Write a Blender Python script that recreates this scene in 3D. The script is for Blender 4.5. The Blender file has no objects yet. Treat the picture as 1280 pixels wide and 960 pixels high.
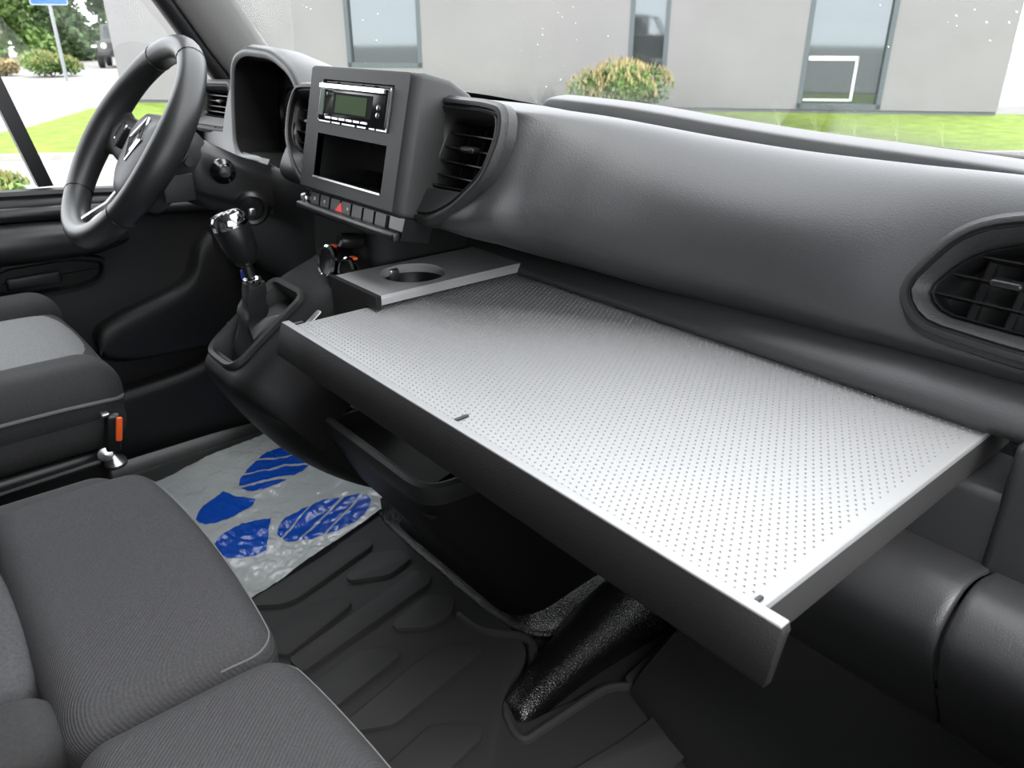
import bpy, bmesh, math, random
from mathutils import Vector as V, Matrix, noise
from mathutils.geometry import tessellate_polygon
R = math.radians
random.seed(7)
scn = bpy.context.scene
col = scn.collection

# ------------------------------------------------------------------ camera, sky, exposure
cam = bpy.data.cameras.new('camera'); cam_o = bpy.data.objects.new('camera', cam); col.objects.link(cam_o)
cam.sensor_width = 36; cam.lens = 950 / 1280 * 36
cam_o.location = (0.95, 0, 0.95); cam_o.rotation_euler = (R(90 - 24.9), 0, R(49.9))
cam.clip_start = 0.02; cam.clip_end = 300
cam.dof.use_dof = True; cam.dof.focus_distance = 0.85; cam.dof.aperture_fstop = 13
scn.camera = cam_o
world = bpy.data.worlds.new('overcast'); scn.world = world; world.use_nodes = True
bg = world.node_tree.nodes['Background']
bg.inputs[0].default_value = (0.93, 0.965, 1.0, 1); bg.inputs[1].default_value = 5.5
sun = bpy.data.lights.new('sun', 'SUN'); sun.energy = 2.5; sun.angle = R(25); sun.color = (1, .97, .92)
sun_o = bpy.data.objects.new('sun', sun); col.objects.link(sun_o); sun_o.rotation_euler = (R(38), 0, R(75))
vs = scn.view_settings
vs.view_transform = 'Standard'; vs.look = 'None'; vs.gamma = 1; vs.use_curve_mapping = False; vs.exposure = 0.0

# ------------------------------------------------------------------ materials
MATS = {}
def mat(name, color, rough=.5, metal=0, spec=.5, bump=None, var=None, coat=0, ior=1.5, trans=0, emit=None, stretch=None):
    """bump: (kind, scale, strength, distance); var: (scale, amount) brightness wobble"""
    m = bpy.data.materials.new(name); m.use_nodes = True
    nt = m.node_tree; b = nt.nodes['Principled BSDF']
    b.inputs['Base Color'].default_value = (*color, 1); b.inputs['Roughness'].default_value = rough
    b.inputs['Metallic'].default_value = metal; b.inputs['Specular IOR Level'].default_value = spec
    b.inputs['IOR'].default_value = ior; b.inputs['Coat Weight'].default_value = coat
    b.inputs['Transmission Weight'].default_value = trans
    if emit:
        b.inputs['Emission Color'].default_value = (*emit[0], 1); b.inputs['Emission Strength'].default_value = emit[1]
    geo = nt.nodes.new('ShaderNodeNewGeometry')
    pos = geo.outputs['Position']
    if stretch:
        mp = nt.nodes.new('ShaderNodeMapping'); mp.inputs['Scale'].default_value = stretch
        nt.links.new(pos, mp.inputs['Vector']); pos = mp.outputs['Vector']
    if var:
        n = nt.nodes.new('ShaderNodeTexNoise'); n.inputs['Scale'].default_value = var[0]; n.inputs['Detail'].default_value = 4
        nt.links.new(pos, n.inputs['Vector'])
        mr = nt.nodes.new('ShaderNodeMapRange'); mr.inputs[3].default_value = 1 - var[1]; mr.inputs[4].default_value = 1 + var[1]
        mr.inputs[1].default_value = .3; mr.inputs[2].default_value = .7
        nt.links.new(n.outputs['Fac'], mr.inputs[0])
        vm = nt.nodes.new('ShaderNodeVectorMath'); vm.operation = 'SCALE'; vm.inputs[0].default_value = color
        nt.links.new(mr.outputs[0], vm.inputs['Scale']); nt.links.new(vm.outputs[0], b.inputs['Base Color'])
    if bump:
        kind, sc, st, dist = bump
        if kind == 'voronoi':
            t = nt.nodes.new('ShaderNodeTexVoronoi'); t.feature = 'SMOOTH_F1'; out = t.outputs['Distance']
        elif kind == 'weave':
            t = nt.nodes.new('ShaderNodeTexWave'); t.bands_direction = 'DIAGONAL'; t.inputs['Distortion'].default_value = .6; out = t.outputs['Fac']
        else:
            t = nt.nodes.new('ShaderNodeTexNoise'); t.inputs['Detail'].default_value = 3; out = t.outputs['Fac']
        t.inputs['Scale'].default_value = sc
        nt.links.new(pos, t.inputs['Vector'])
        bp = nt.nodes.new('ShaderNodeBump'); bp.inputs['Strength'].default_value = st; bp.inputs['Distance'].default_value = dist
        nt.links.new(out, bp.inputs['Height']); nt.links.new(bp.outputs['Normal'], b.inputs['Normal'])
    MATS[name] = m
    return m

mat('dash_grain', (.034, .034, .0355), .43, spec=.6, bump=('voronoi', 900, .3, .0007))
mat('dash_dark', (0.013, 0.013, 0.0135), .5, bump=('voronoi', 500, .2, .001))
mat('bezel_plastic', (0.022, 0.022, 0.022), .55, bump=('noise', 900, .1, .0005))
mat('console_plastic', (.008, .008, .0085), .55, spec=.3, bump=('noise', 900, .1, .0004))
mat('black_void', (.005, .005, .005), .75, spec=.15)
mat('gloss_black', (.008, .008, .009), .2, spec=.35)
mat('satin_black', (0.008, 0.008, 0.0085), .35)
mat('tray_top', (.25, .249, .25), .42, spec=.8, ior=1.55, bump=('noise', 1600, .04, .0003))
mat('tray_side', (0.03, 0.029, 0.029), .55)
mat('tray_lip', (.010, .0093, .0095), .62, spec=.22, bump=('voronoi', 800, .35, .0008))
mat('cup_panel', (.28, .28, .28), .38, spec=.8, bump=('noise', 1400, .05, .0003))
mat('leather', (0.016, 0.016, 0.0165), .42, spec=.5, bump=('noise', 600, .08, .0006))
mat('hub_plastic', (0.026, 0.026, 0.0255), .5)
mat('chrome', (.75, .76, .77), .12, metal=1)
mat('satin_metal', (.55, .55, .56), .3, metal=1)
mat('seat_fabric', (.05, .0495, .052), .92, spec=.2, bump=('weave', 140, .55, .0007), var=(520, .2))
mat('seat_fabric_lit', (.2, .2, .202), .92, spec=.2, bump=('noise', 900, .3, .0006), var=(300, .12))  # light insert fabric; window light on the driver's panel painted into its colour
mat('seat_fabric_mid', (.064, .064, .067), .92, spec=.2, bump=('noise', 900, .3, .0006), var=(300, .18))
mat('seat_bolster', (0.03, 0.0295, 0.03), .8, spec=.3, bump=('noise', 700, .2, .0005), var=(260, .15))
mat('piping_grey', (.11, .11, .11), .7)
mat('rubber_mat', (.037, .037, .0376), .6, spec=.4, bump=('noise', 700, .08, .0005))
mat('floor_grain', (.007, .007, .007), .26, spec=.8, bump=('voronoi', 520, .6, .0016))
mat('carpet', (.012, .012, .012), .95, bump=('noise', 300, .4, .003))
mat('foil', (.54, .575, .575), .2, spec=.6)
mat('foil_blue', (.007, .088, .54), .2, spec=.6)
mat('display_green', (.035, .075, .018), .6, spec=.15)
mat('radio_green_grey', (.06, .09, .06), .5, spec=.3)
mat('needle_red', (.7, .02, .02), .4, emit=((.8, .02, .02), .25))
mat('red_plastic', (.75, .015, .015), .35, emit=((.9, .02, .01), .3))
mat('orange_plastic', (.85, .12, .02), .4)
mat('blue_plastic', (.01, .04, .5), .35)
mat('white_print', (.7, .7, .7), .5)
mat('headliner', (0.18, 0.18, 0.175), .9)
mat('pillar_trim', (0.16, 0.16, 0.153), .7, bump=('noise', 500, .1, .0006))
mat('door_dark', (0.008, 0.008, 0.0085), .5, bump=('noise', 500, .12, .0008))
mat('door_sill', (0.016, 0.016, 0.017), .4)
mat('wall_grey', (.174, .167, .172), .8, var=(.9, .05))
mat('wall_base', (.10, .11, .12), .7)
mat('window_frame', (0.06, 0.075, 0.085), .5)
mat('grass_green', (.15, .215, .032), .9, spec=.2, var=(3.5, .28), bump=('noise', 60, .6, .03))
mat('paving', (.2, .193, .182), .85, var=(2.2, .09))
mat('kerb', (0.28, 0.27, 0.25), .85, var=(4, .08))
mat('leaf_green', (0.085, 0.15, 0.03), .6, var=(1.1, .45))
mat('leaf_deep', (0.04, 0.08, 0.018), .6, var=(.9, .4))
mat('leaf_yellow', (0.2, 0.2, 0.06), .6, var=(5, .3))
mat('shoot_tan', (0.28, 0.22, 0.1), .7, var=(5, .2))
mat('bark', (.10, .08, .06), .9)
mat('sign_blue', (0.02, 0.11, 0.4), .4)
mat('sign_white', (0.45, 0.45, 0.45), .4)
mat('pole_grey', (0.25, 0.26, 0.27), .4, metal=.4)
mat('car_paint', (0.06, 0.06, 0.05), .35, coat=.5)
mat('car_glass', (.02, .03, .03), .08)
mat('car_light', (.6, .62, .6), .2)
mat('tyre', (.012, .012, .012), .8)

def glass_mat(name, tint, specks, refl=1):
    m = bpy.data.materials.new(name); m.use_nodes = True; nt = m.node_tree; nt.nodes.clear()
    o = nt.nodes.new('ShaderNodeOutputMaterial'); tr = nt.nodes.new('ShaderNodeBsdfTransparent'); gl = nt.nodes.new('ShaderNodeBsdfGlossy')
    tr.inputs[0].default_value = (*tint, 1); gl.inputs['Roughness'].default_value = .0
    lw = nt.nodes.new('ShaderNodeLayerWeight'); lw.inputs['Blend'].default_value = .5      # Schlick reflectance of one glass face
    pw = nt.nodes.new('ShaderNodeMath'); pw.operation = 'POWER'; pw.inputs[1].default_value = 5; nt.links.new(lw.outputs['Facing'], pw.inputs[0])
    fr = nt.nodes.new('ShaderNodeMath'); fr.operation = 'MULTIPLY_ADD'; fr.inputs[1].default_value = .9 * refl; fr.inputs[2].default_value = .03 * refl; nt.links.new(pw.outputs[0], fr.inputs[0])
    mx = nt.nodes.new('ShaderNodeMixShader'); nt.links.new(fr.outputs[0], mx.inputs[0])
    nt.links.new(tr.outputs[0], mx.inputs[1]); nt.links.new(gl.outputs[0], mx.inputs[2])
    last = mx
    if specks:
        geo = nt.nodes.new('ShaderNodeNewGeometry'); vo = nt.nodes.new('ShaderNodeTexVoronoi'); vo.inputs['Scale'].default_value = 95
        nt.links.new(geo.outputs['Position'], vo.inputs['Vector'])
        lt = nt.nodes.new('ShaderNodeMath'); lt.operation = 'LESS_THAN'; nt.links.new(vo.outputs['Distance'], lt.inputs[0])
        # size of each dried droplet follows its cell's random colour; most cells hold none
        sep = nt.nodes.new('ShaderNodeSeparateColor'); nt.links.new(vo.outputs['Color'], sep.inputs[0])
        mr = nt.nodes.new('ShaderNodeMapRange'); mr.inputs[1].default_value = .6; mr.inputs[2].default_value = 1; mr.inputs[3].default_value = 0; mr.inputs[4].default_value = .13
        nt.links.new(sep.outputs[0], mr.inputs[0]); nt.links.new(mr.outputs[0], lt.inputs[1])
        df = nt.nodes.new('ShaderNodeBsdfTranslucent'); df.inputs[0].default_value = (.85, .85, .85, 1)
        ns = nt.nodes.new('ShaderNodeTexNoise'); ns.inputs['Scale'].default_value = 3.2; nt.links.new(geo.outputs['Position'], ns.inputs['Vector'])
        gt = nt.nodes.new('ShaderNodeMath'); gt.operation = 'GREATER_THAN'; gt.inputs[1].default_value = .55; nt.links.new(ns.outputs['Fac'], gt.inputs[0])
        mu = nt.nodes.new('ShaderNodeMath'); mu.operation = 'MULTIPLY'; nt.links.new(gt.outputs[0], mu.inputs[0]); nt.links.new(lt.outputs[0], mu.inputs[1])
        m2 = nt.nodes.new('ShaderNodeMath'); m2.operation = 'MULTIPLY'; m2.inputs[1].default_value = .6; nt.links.new(mu.outputs[0], m2.inputs[0])
        mx2 = nt.nodes.new('ShaderNodeMixShader'); nt.links.new(m2.outputs[0], mx2.inputs[0]); nt.links.new(mx.outputs[0], mx2.inputs[1]); nt.links.new(df.outputs[0], mx2.inputs[2])
        last = mx2
    nt.links.new(last.outputs[0], o.inputs[0]); MATS[name] = m
glass_mat('windscreen_glass', (.985, .985, .985), True, .7)
glass_mat('door_glass', (.98, .98, .98), False, .35)
mat('building_glass', (.13, .145, .15), .04, metal=.8)

# ------------------------------------------------------------------ helpers
def root_offset(p):
    o = V((0, 0, 0))
    while p is not None:
        o = o + V(p.location); p = p.parent
    return o
class MB:
    def __init__(s): s.v = []; s.f = []
    def add(s, vs_, fs):
        n = len(s.v); s.v += [V(p) for p in vs_]; s.f += [tuple(i + n for i in f) for f in fs]; return s
    def grid(s, rows, closed_u=False, closed_v=False, keep=None):
        nu, nv = len(rows), len(rows[0]); fs = []
        for i in range(nu if closed_u else nu - 1):
            for j in range(nv if closed_v else nv - 1):
                a, b, c, d = i * nv + j, ((i + 1) % nu) * nv + j, ((i + 1) % nu) * nv + (j + 1) % nv, i * nv + (j + 1) % nv
                if keep:
                    ctr = (V(rows[i][j]) + V(rows[(i + 1) % nu][(j + 1) % nv])) / 2
                    if not keep(ctr): continue
                fs.append((a, b, c, d))
        return s.add([p for r in rows for p in r], fs)
    def loft(s, rings, cap0=True, cap1=True):
        n = len(rings[0]); s.grid(rings, closed_v=True); k = len(s.v) - len(rings) * n
        if cap0: s.f.append(tuple(k + j for j in reversed(range(n))))
        if cap1: s.f.append(tuple(k + (len(rings) - 1) * n + j for j in range(n)))
        return s
    def box(s, c, d, M=None):
        c = V(c); h = V(d) / 2; vs_ = []
        for x in (-1, 1):
            for y in (-1, 1):
                for z in (-1, 1):
                    p = V((x * h.x, y * h.y, z * h.z)); p = (M @ p if M else p); vs_.append(c + p)
        return s.add(vs_, [(0, 1, 3, 2), (4, 6, 7, 5), (0, 4, 5, 1), (2, 3, 7, 6), (0, 2, 6, 4), (1, 5, 7, 3)])
    def fbox(s, F, a0, a1, b0, b1, c0, c1):
        vs_ = [F(a, b, c) for a in (a0, a1) for b in (b0, b1) for c in (c0, c1)]
        return s.add(vs_, [(0, 1, 3, 2), (4, 6, 7, 5), (0, 4, 5, 1), (2, 3, 7, 6), (0, 2, 6, 4), (1, 5, 7, 3)])
    def tube(s, pts, r, n=10, caps=True):
        pts = [V(p) for p in pts]; rings = []; up = None
        for i, p in enumerate(pts):
            t = (pts[min(i + 1, len(pts) - 1)] - pts[max(i - 1, 0)]).normalized()
            if up is None:
                up = V((0, 0, 1)) if abs(t.z) < .9 else V((1, 0, 0))
            a = t.cross(up).normalized(); b = a.cross(t).normalized(); up = b
            rr = r[i] if isinstance(r, (list, tuple)) else r
            rings.append([p + (a * math.cos(2 * math.pi * k / n) + b * math.sin(2 * math.pi * k / n)) * rr for k in range(n)])
        return s.loft(rings, caps, caps)
    def lathe(s, base, axis, prof, n=24):
        base = V(base); ax = V(axis).normalized(); u = ax.orthogonal().normalized(); w = ax.cross(u)
        rings = [[base + ax * h + (u * math.cos(2 * math.pi * k / n) + w * math.sin(2 * math.pi * k / n)) * max(r, 1e-5) for k in range(n)] for r, h in prof]
        return s.loft(rings)
    def rbox(s, c, d, r, k=4, m=8, fn=None, M=None):
        """box with rounded edges; fn deforms local points"""
        c = V(c); h = [x / 2 for x in d]; r = min(r, *h)
        def axis(hh):
            t = [-hh + r * i / k for i in range(k)]; inner = 2 * (hh - r); mm = m if inner > 1e-6 else 0
            if mm: t += [-hh + r + inner * i / mm for i in range(mm)]
            t += [hh - r + r * i / k for i in range(k + 1)]
            return t
        A = [axis(x) for x in h]
        def put(p):
            q = V([max(-h[i] + r, min(h[i] - r, p[i])) for i in range(3)]); dd = p - q
            # cube-to-sphere keeps spacing even
            if dd.length > 1e-9: p = q + dd.normalized() * r
            if fn: p = fn(p)
            return c + (M @ p if M else p)
        for ax in range(3):
            i, j = (ax + 1) % 3, (ax + 2) % 3
            for sg in (-1, 1):
                rows = []
                for a in A[i]:
                    row = []
                    for b in A[j]:
                        p = V((0, 0, 0)); p[ax] = sg * h[ax]; p[i] = a; p[j] = b; row.append(put(p))
                    rows.append(row)
                if sg < 0: rows = rows[::-1]
                s.grid(rows)
        return s
    def build(s, name, material, parent=None, smooth=True, angle=40, merge=1e-5):
        me = bpy.data.meshes.new(name); off = root_offset(parent)
        me.from_pydata([p - off for p in s.v], [], s.f)
        bm = bmesh.new(); bm.from_mesh(me)
        bmesh.ops.remove_doubles(bm, verts=bm.verts, dist=merge)
        bmesh.ops.recalc_face_normals(bm, faces=bm.faces)
        for f in bm.faces: f.smooth = smooth
        for e in bm.edges:
            if len(e.link_faces) == 2 and e.calc_face_angle(0) > R(angle): e.smooth = False
        bm.to_mesh(me); bm.free()
        me.materials.append(MATS[material] if isinstance(material, str) else material)
        o = bpy.data.objects.new(name, me); col.objects.link(o)
        if parent is not None: o.parent = parent
        return o
def tag(o, label=None, cat=None, group=None, kind=None):
    if label: o['label'] = label
    if cat: o['category'] = cat
    if group: o['group'] = group
    if kind: o['kind'] = kind
    return o
def empty(name, loc, label=None, cat=None, group=None, kind=None):
    o = bpy.data.objects.new(name, None); o.location = loc; o.empty_display_size = .05; col.objects.link(o)
    return tag(o, label, cat, group, kind)
def frame(o, u, v):
    o = V(o); u = V(u).normalized(); v = V(v).normalized(); w = u.cross(v)
    return lambda a, b, c=0: o + u * a + v * b + w * c
def catmull(P, n):
    """n samples per span through the points P"""
    out = []; P = [V(p) for p in P]
    for i in range(len(P) - 1):
        p0 = P[i - 1] if i else P[0] * 2 - P[1]; p1, p2 = P[i], P[i + 1]
        p3 = P[i + 2] if i + 2 < len(P) else P[-1] * 2 - P[-2]
        for k in range(n):
            t = k / n
            out.append(.5 * ((2 * p1) + (p2 - p0) * t + (2 * p0 - 5 * p1 + 4 * p2 - p3) * t * t + (3 * p1 - p0 - 3 * p2 + p3) * t ** 3))
    out.append(P[-1].copy()); return out
def surf(stations, nu, nv):
    rows = [catmull(s, nv) for s in stations]
    cols = [catmull([r[j] for r in rows], nu) for j in range(len(rows[0]))]
    return [[c[i] for c in cols] for i in range(len(cols[0]))]
def xsurf(st, nu=6, nv=6):
    """st: list of (x, [(y,z),...])"""
    return surf([[V((x, y, z)) for y, z in prof] for x, prof in st], nu, nv)
def round_poly(P, r, n=4):
    out = []; m_ = len(P)
    for i in range(m_):
        p, a, b = V(P[i]).to_2d(), V(P[i - 1]).to_2d(), V(P[(i + 1) % m_]).to_2d()
        da, db = (a - p), (b - p); rr = min(r if not isinstance(r, (list, tuple)) else r[i], da.length * .48, db.length * .48)
        s0, s1 = p + da.normalized() * rr, p + db.normalized() * rr
        for k in range(n + 1):
            t = k / n; out.append((s0 * (1 - t) ** 2 + p * 2 * t * (1 - t) + s1 * t * t))
    return out
def inside(P, x, y):
    c = False
    for i in range(len(P)):
        (x1, y1), (x2, y2) = P[i - 1], P[i]
        if (y1 > y) != (y2 > y) and x < (x2 - x1) * (y - y1) / (y2 - y1) + x1: c = not c
    return c
def span(P, val, axis):
    xs = []
    for i in range(len(P)):
        a, b = P[i - 1], P[i]
        if (a[1 - axis] > val) != (b[1 - axis] > val):
            t = (val - a[1 - axis]) / (b[1 - axis] - a[1 - axis]); xs.append(a[axis] + t * (b[axis] - a[axis]))
    return (min(xs), max(xs)) if len(xs) >= 2 else None
def shrink(P, k):
    c = sum((V(p).to_2d() for p in P), V((0, 0))) / len(P)
    return [c + (V(p).to_2d() - c) * k for p in P]
def inset(P, d):
    """offset inwards by d along vertex normals"""
    out = []; n = len(P); area = sum(P[i - 1][0] * P[i][1] - P[i][0] * P[i - 1][1] for i in range(n))
    sg = 1 if area > 0 else -1
    for i in range(n):
        t = (V(P[(i + 1) % n]).to_2d() - V(P[i - 1]).to_2d())
        if t.length < 1e-9: t = V((1, 0))
        t.normalize(); out.append(V(P[i]).to_2d() + V((-t.y, t.x)) * d * sg)
    return out
def prism(name, F, P, c0, c1, material, parent, bev=0, **kw):
    mb = MB()
    if bev:
        rings = [[F(*p, c0) for p in P], [F(*p, c1 - bev) for p in P], [F(*p, c1 - bev * .3) for p in inset(P, bev * .3)], [F(*p, c1) for p in inset(P, bev)]]
    else:
        rings = [[F(*p, c0) for p in P], [F(*p, c1) for p in P]]
    mb.loft(rings); return mb.build(name, material, parent, **kw)

# ================================================================== SETTING: cab shell
fl = MB().box((.05, .1, -.02), (2.0, 2.0, .04)).build('floor', 'carpet', smooth=False)
tag(fl, 'black carpeted cab floor under the dashboard', kind='structure')
wb = MB().box((.05, -.76, .70), (2.0, .04, 1.6)).build('wall_back', 'seat_bolster', smooth=False); tag(wb, 'dark partition behind the seats', kind='structure')
ce = MB().grid(surf([[(x, y, z - .06 * (x / .95) ** 2) for y, z in ((-.74, 1.50), (-.3, 1.54), (.1, 1.53), (.36, 1.48))] for x in (-.95, -.5, 0, .5, 1.02)], 4, 4)).build('ceiling', 'headliner')
sl = ce.modifiers.new('thick', 'SOLIDIFY'); sl.thickness = .03; sl.offset = 1
tag(ce, 'pale headliner of the cab', kind='structure')
wf = MB().grid(xsurf([(x, [(.86, 0), (1.02, .18), (1.06, .5), (1.1, .80)]) for x in (-.93, 0, .93)], 3, 4)).build('wall_front', 'carpet')
tag(wf, 'black bulkhead below the dashboard', kind='structure')
for sx in (-.925, 1.0): MB().box((sx, .86, .28), (.03, .62, .60)).build('kick_panel', 'carpet', wf, smooth=False)
MB().box((.04, 1.10, .40), (1.96, .02, .82)).build('outer_skin', 'carpet', wf, smooth=False)

# A pillars
def pillar(name, sx, label):
    mb = MB(); rings = []
    pts = [(.845, .825, .84), (.83, .765, .92), (.815, .705, 1.01), (.79, .56, 1.22), (.74, .40, 1.46)]
    for x, y, z in pts:
        ring = [(x + .055, y - .10), (x + .02, y - .115), (x - .01, y - .085), (x - .025, y - .03), (x - .02, y + .01), (x + .02, y + .02), (x + .06, y - .01)]
        ring = round_poly(ring, .03, 3)
        rings.append([V((sx * p.x, p.y, z)) for p in ring])
    mb.loft([catmull_ring for catmull_ring in rings]); o = mb.build(name, 'pillar_trim'); tag(o, label, kind='structure')
    # black outer frame with seal on the door side
    mb = MB().tube([(sx * (x + .05), y - .118, z) for x, y, z in pts], .024, 10); mb.build('door_seal', 'satin_black', o)
    return o
pillar('trim_1', -1, 'pale plastic trim on the pillar beside the steering wheel')
pillar('trim_2', 1, 'pale plastic trim on the pillar on the passenger side')

# windscreen: curved sheet of glass
def ws_point(u, t):
    yb = 1.13 - .27 * abs(u) ** 2.2; yt = .50 - .12 * u * u
    return V((u * (.84 - .1 * t), yb + (yt - yb) * t, .815 + (1.475 - .815) * t))
wsg = MB().grid([[ws_point(-1 + i / 12, j / 8) for j in range(9)] for i in range(25)]).build('window_1', 'windscreen_glass')
sl = wsg.modifiers.new('thick', 'SOLIDIFY'); sl.thickness = .004
tag(wsg, 'speckled curved windscreen glass above the dashboard', kind='structure')

# driver's door
door = empty('door_1', (-.9, .2, 0), 'black driver door with long window, armrest and map pocket', kind='structure')
F = frame((-.885, 0, 0), (0, -1, 0), (0, 0, 1))       # a = -y, b = z, c = +x
def D(y, z, c=0): return V((-.885 + c, y, z))
sill = lambda y: .655 - .03 * (y - .2) / .1 * .35
st = []
for y in (-.72, -.4, -.1, .1, .3, .5, .7, .84):
    s_ = .655 - .09 * max(0, y - .2) * .6 - .03 * max(0, y)
    st.append([D(y, .02, .02), D(y, .15, .035), D(y, .36, .03), D(y, .48, .02), D(y, s_ - .045, .025), D(y, s_ - .012, .03), D(y, s_, .012), D(y, s_ - .002, -.02), D(y, s_ - .05, -.05)])
MB().grid(surf(st, 3, 5)).build('panel', 'door_dark', door)
MB().tube([D(y, .655 - .054 * max(0, y - .2) - .03 * max(0, y) + .006, .006) for y in (-.7, -.2, .1, .3, .5, .7)], .011, 8).build('sill_strip', 'door_sill', door)
MB().tube([D(y, .625 - .054 * max(0, y - .2) - .03 * max(0, y), .03) for y in (-.7, -.2, .1, .3, .5, .7)], .016, 10).build('belt_rail', 'satin_black', door)
arm = [[D(y, zc + dz * k, cc * k2) for cc, dz, k2 in ((.02, .045, 1), (.05, .04, k), (.075, .02, k), (.075, -.015, k), (.05, -.035, k), (.02, -.04, 1))] for y, zc, k in ((-.5, .56, .9), (-.2, .56, 1), (.1, .56, 1), (.26, .555, 1), (.34, .55, .9), (.40, .545, .55), (.43, .54, .2))]
MB().grid(surf(arm, 4, 4)).build('armrest', 'door_sill', door)
hr = round_poly([(-.355, .455), (-.37, .505), (-.30, .525), (-.17, .525), (-.13, .50), (-.13, .465), (-.17, .445), (-.30, .44)], .03)
Fd = frame((-.885, 0, 0), (0, 1, 0), (0, 0, 1))
Fd2 = lambda a, b, c=0: V((-.885 + c, -a, b))
rec = MB().loft([[Fd2(p.x, p.y, .028) for p in hr], [Fd2(p.x, p.y, .04) for p in inset(hr, .003)], [Fd2(p.x, p.y, .04) for p in inset(hr, .010)], [Fd2(p.x, p.y, .03) for p in inset(hr, .016)]])
ho = rec.build('handle_recess', 'satin_black', door)
MB().rbox(Fd2(-.22, .483, .043), (.012, .10, .026), .006, 2, 2).build('pull_handle', 'door_dark', ho)
pk = [[D(y, z, c) for z, c in ((zt, .03), (zt + .004, .05), (zt, .075), (zt - .03, .085), (zb + .02, .08), (zb, .06), (zb - .005, .02))] for y, zt, zb in ((.30, .335, .30), (.315, .36, .285), (.36, .38, .27), (.45, .405, .265), (.50, .425, .265), (.53, .455, .265), (.55, .50, .27), (.58, .53, .28))]
MB().grid(surf(pk, 4, 4)).build('map_pocket', 'door_dark', door)
pk = [[D(y, z, c) for z, c in ((zt, .03), (zt + .004, .06), (zt, .085), (zt - .03, .095), (.06, .09), (.03, .06))] for y, zt in ((.0, .20), (.2, .20), (.40, .21), (.50, .225), (.56, .26), (.60, .30))]
MB().grid(surf(pk, 4, 4)).build('lower_pocket', 'door_dark', door)
bar = MB()
pb = [(.305, .66), (.277, .66), (.115, 1.45), (.143, 1.45)]
bar.loft([[V((-.915, y + (.0), z)) for y, z in pb], [V((-.885, y, z)) for y, z in pb]])
bar.build('window_bar', 'satin_black', door, smooth=False)
gl = MB().box((-.90, .13, 1.04), (.004, 1.5, .86)); w2 = gl.build('window_2', 'door_glass', smooth=False); tag(w2, 'clear side window glass above the driver door', kind='structure')
fr_ = MB().tube([(-.90, .74, .80), (-.89, .60, 1.0), (-.87, .46, 1.22), (-.84, .32, 1.42), (-.84, -.1, 1.49), (-.84, -.7, 1.49)], .022, 8); fr_.build('door_frame', 'satin_black', door)
MB().box((-.91, -.54, 1.05), (.05, .42, .88)).build('rear_post', 'satin_black', door, smooth=False)
# small triangular mirror panel at the front foot of the window
tri = [(.56, .655), (.80, .62), (.83, .84), (.70, .865), (.655, .84)]
MB().loft([[V((-.915, y, z)) for y, z in tri], [V((-.882, y, z)) for y, z in tri]]).build('corner_panel', 'satin_black', door, smooth=False)

# unseen passenger door, added closed with open window to keep low light out
added_door = empty('shade_door', (1.04, .2, 0), 'unseen black passenger door with open window, added to shade the cab', kind='structure')
st = []
for y in (-.72, -.4, -.1, .3, .6, .84):
    st.append([V((1.05 - c, y, z)) for z, c in ((-.02, .02), (.2, .035), (.40, .03), (.55, .025), (.60, .03), (.62, .01), (.61, -.02), (.2, -.05))])
MB().grid(surf(st, 2, 4)).build('panel', 'door_dark', added_door)
MB().tube([(1.06, .86, .80), (1.03, .60, 1.05), (1.0, .36, 1.40), (.98, -.1, 1.49), (.98, -.7, 1.49)], .03, 8).build('door_frame', 'satin_black', added_door)
MB().box((1.05, -.52, 1.05), (.05, .46, .92)).build('rear_post', 'satin_black', added_door, smooth=False)  # unseen post, widened to cut light from behind

# ================================================================== DASHBOARD
dash = empty('dashboard', (0, .7, .4), 'wide dark grey grained dashboard with rounded pad and air vents', 'dashboard')
# frames
vt = V((0, .04, .162)).normalized()
Fb = frame((.012, .49, .745), (1, 0, 0), vt)                      # radio bezel: a across, b up, c out
vp = V((0, .05, .135)).normalized()
Fp = frame((0, .522, .735), (1, 0, 0), vp)                        # centre vents
Fr = frame((0, .708, .70), (1, 0, 0), (0, .049, .115))              # right vent
kp = vp.z; kr = V((0, .049, .115)).normalized().z
pod_r = round_poly([(.12, 0), (.175, .0), (.218, .022), (.262, .066), (.272, .115), (.262, .146), (.225, .150), (.12, .150)], .02, 4)
pod_l = [V((-p.x * 1.05 + .02, p.y)) for p in pod_r]
pod_in = round_poly([(.140, .044), (.232, .048), (.262, .074), (.266, .128), (.155, .130)], .018, 4)
pod_in_l = [V((-p.x * 1.05 + .02, p.y)) for p in pod_in]
rv_out = round_poly([(.655, .033), (.690, .100), (.745, .121), (.86, .121), (.905, .07), (.88, .0), (.78, -.005), (.685, .0)], .03, 5)
rv_in = round_poly([(.680, .037), (.704, .079), (.748, .098), (.85, .098), (.88, .066), (.865, .022), (.775, .018), (.70, .020)], .022, 5)

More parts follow.
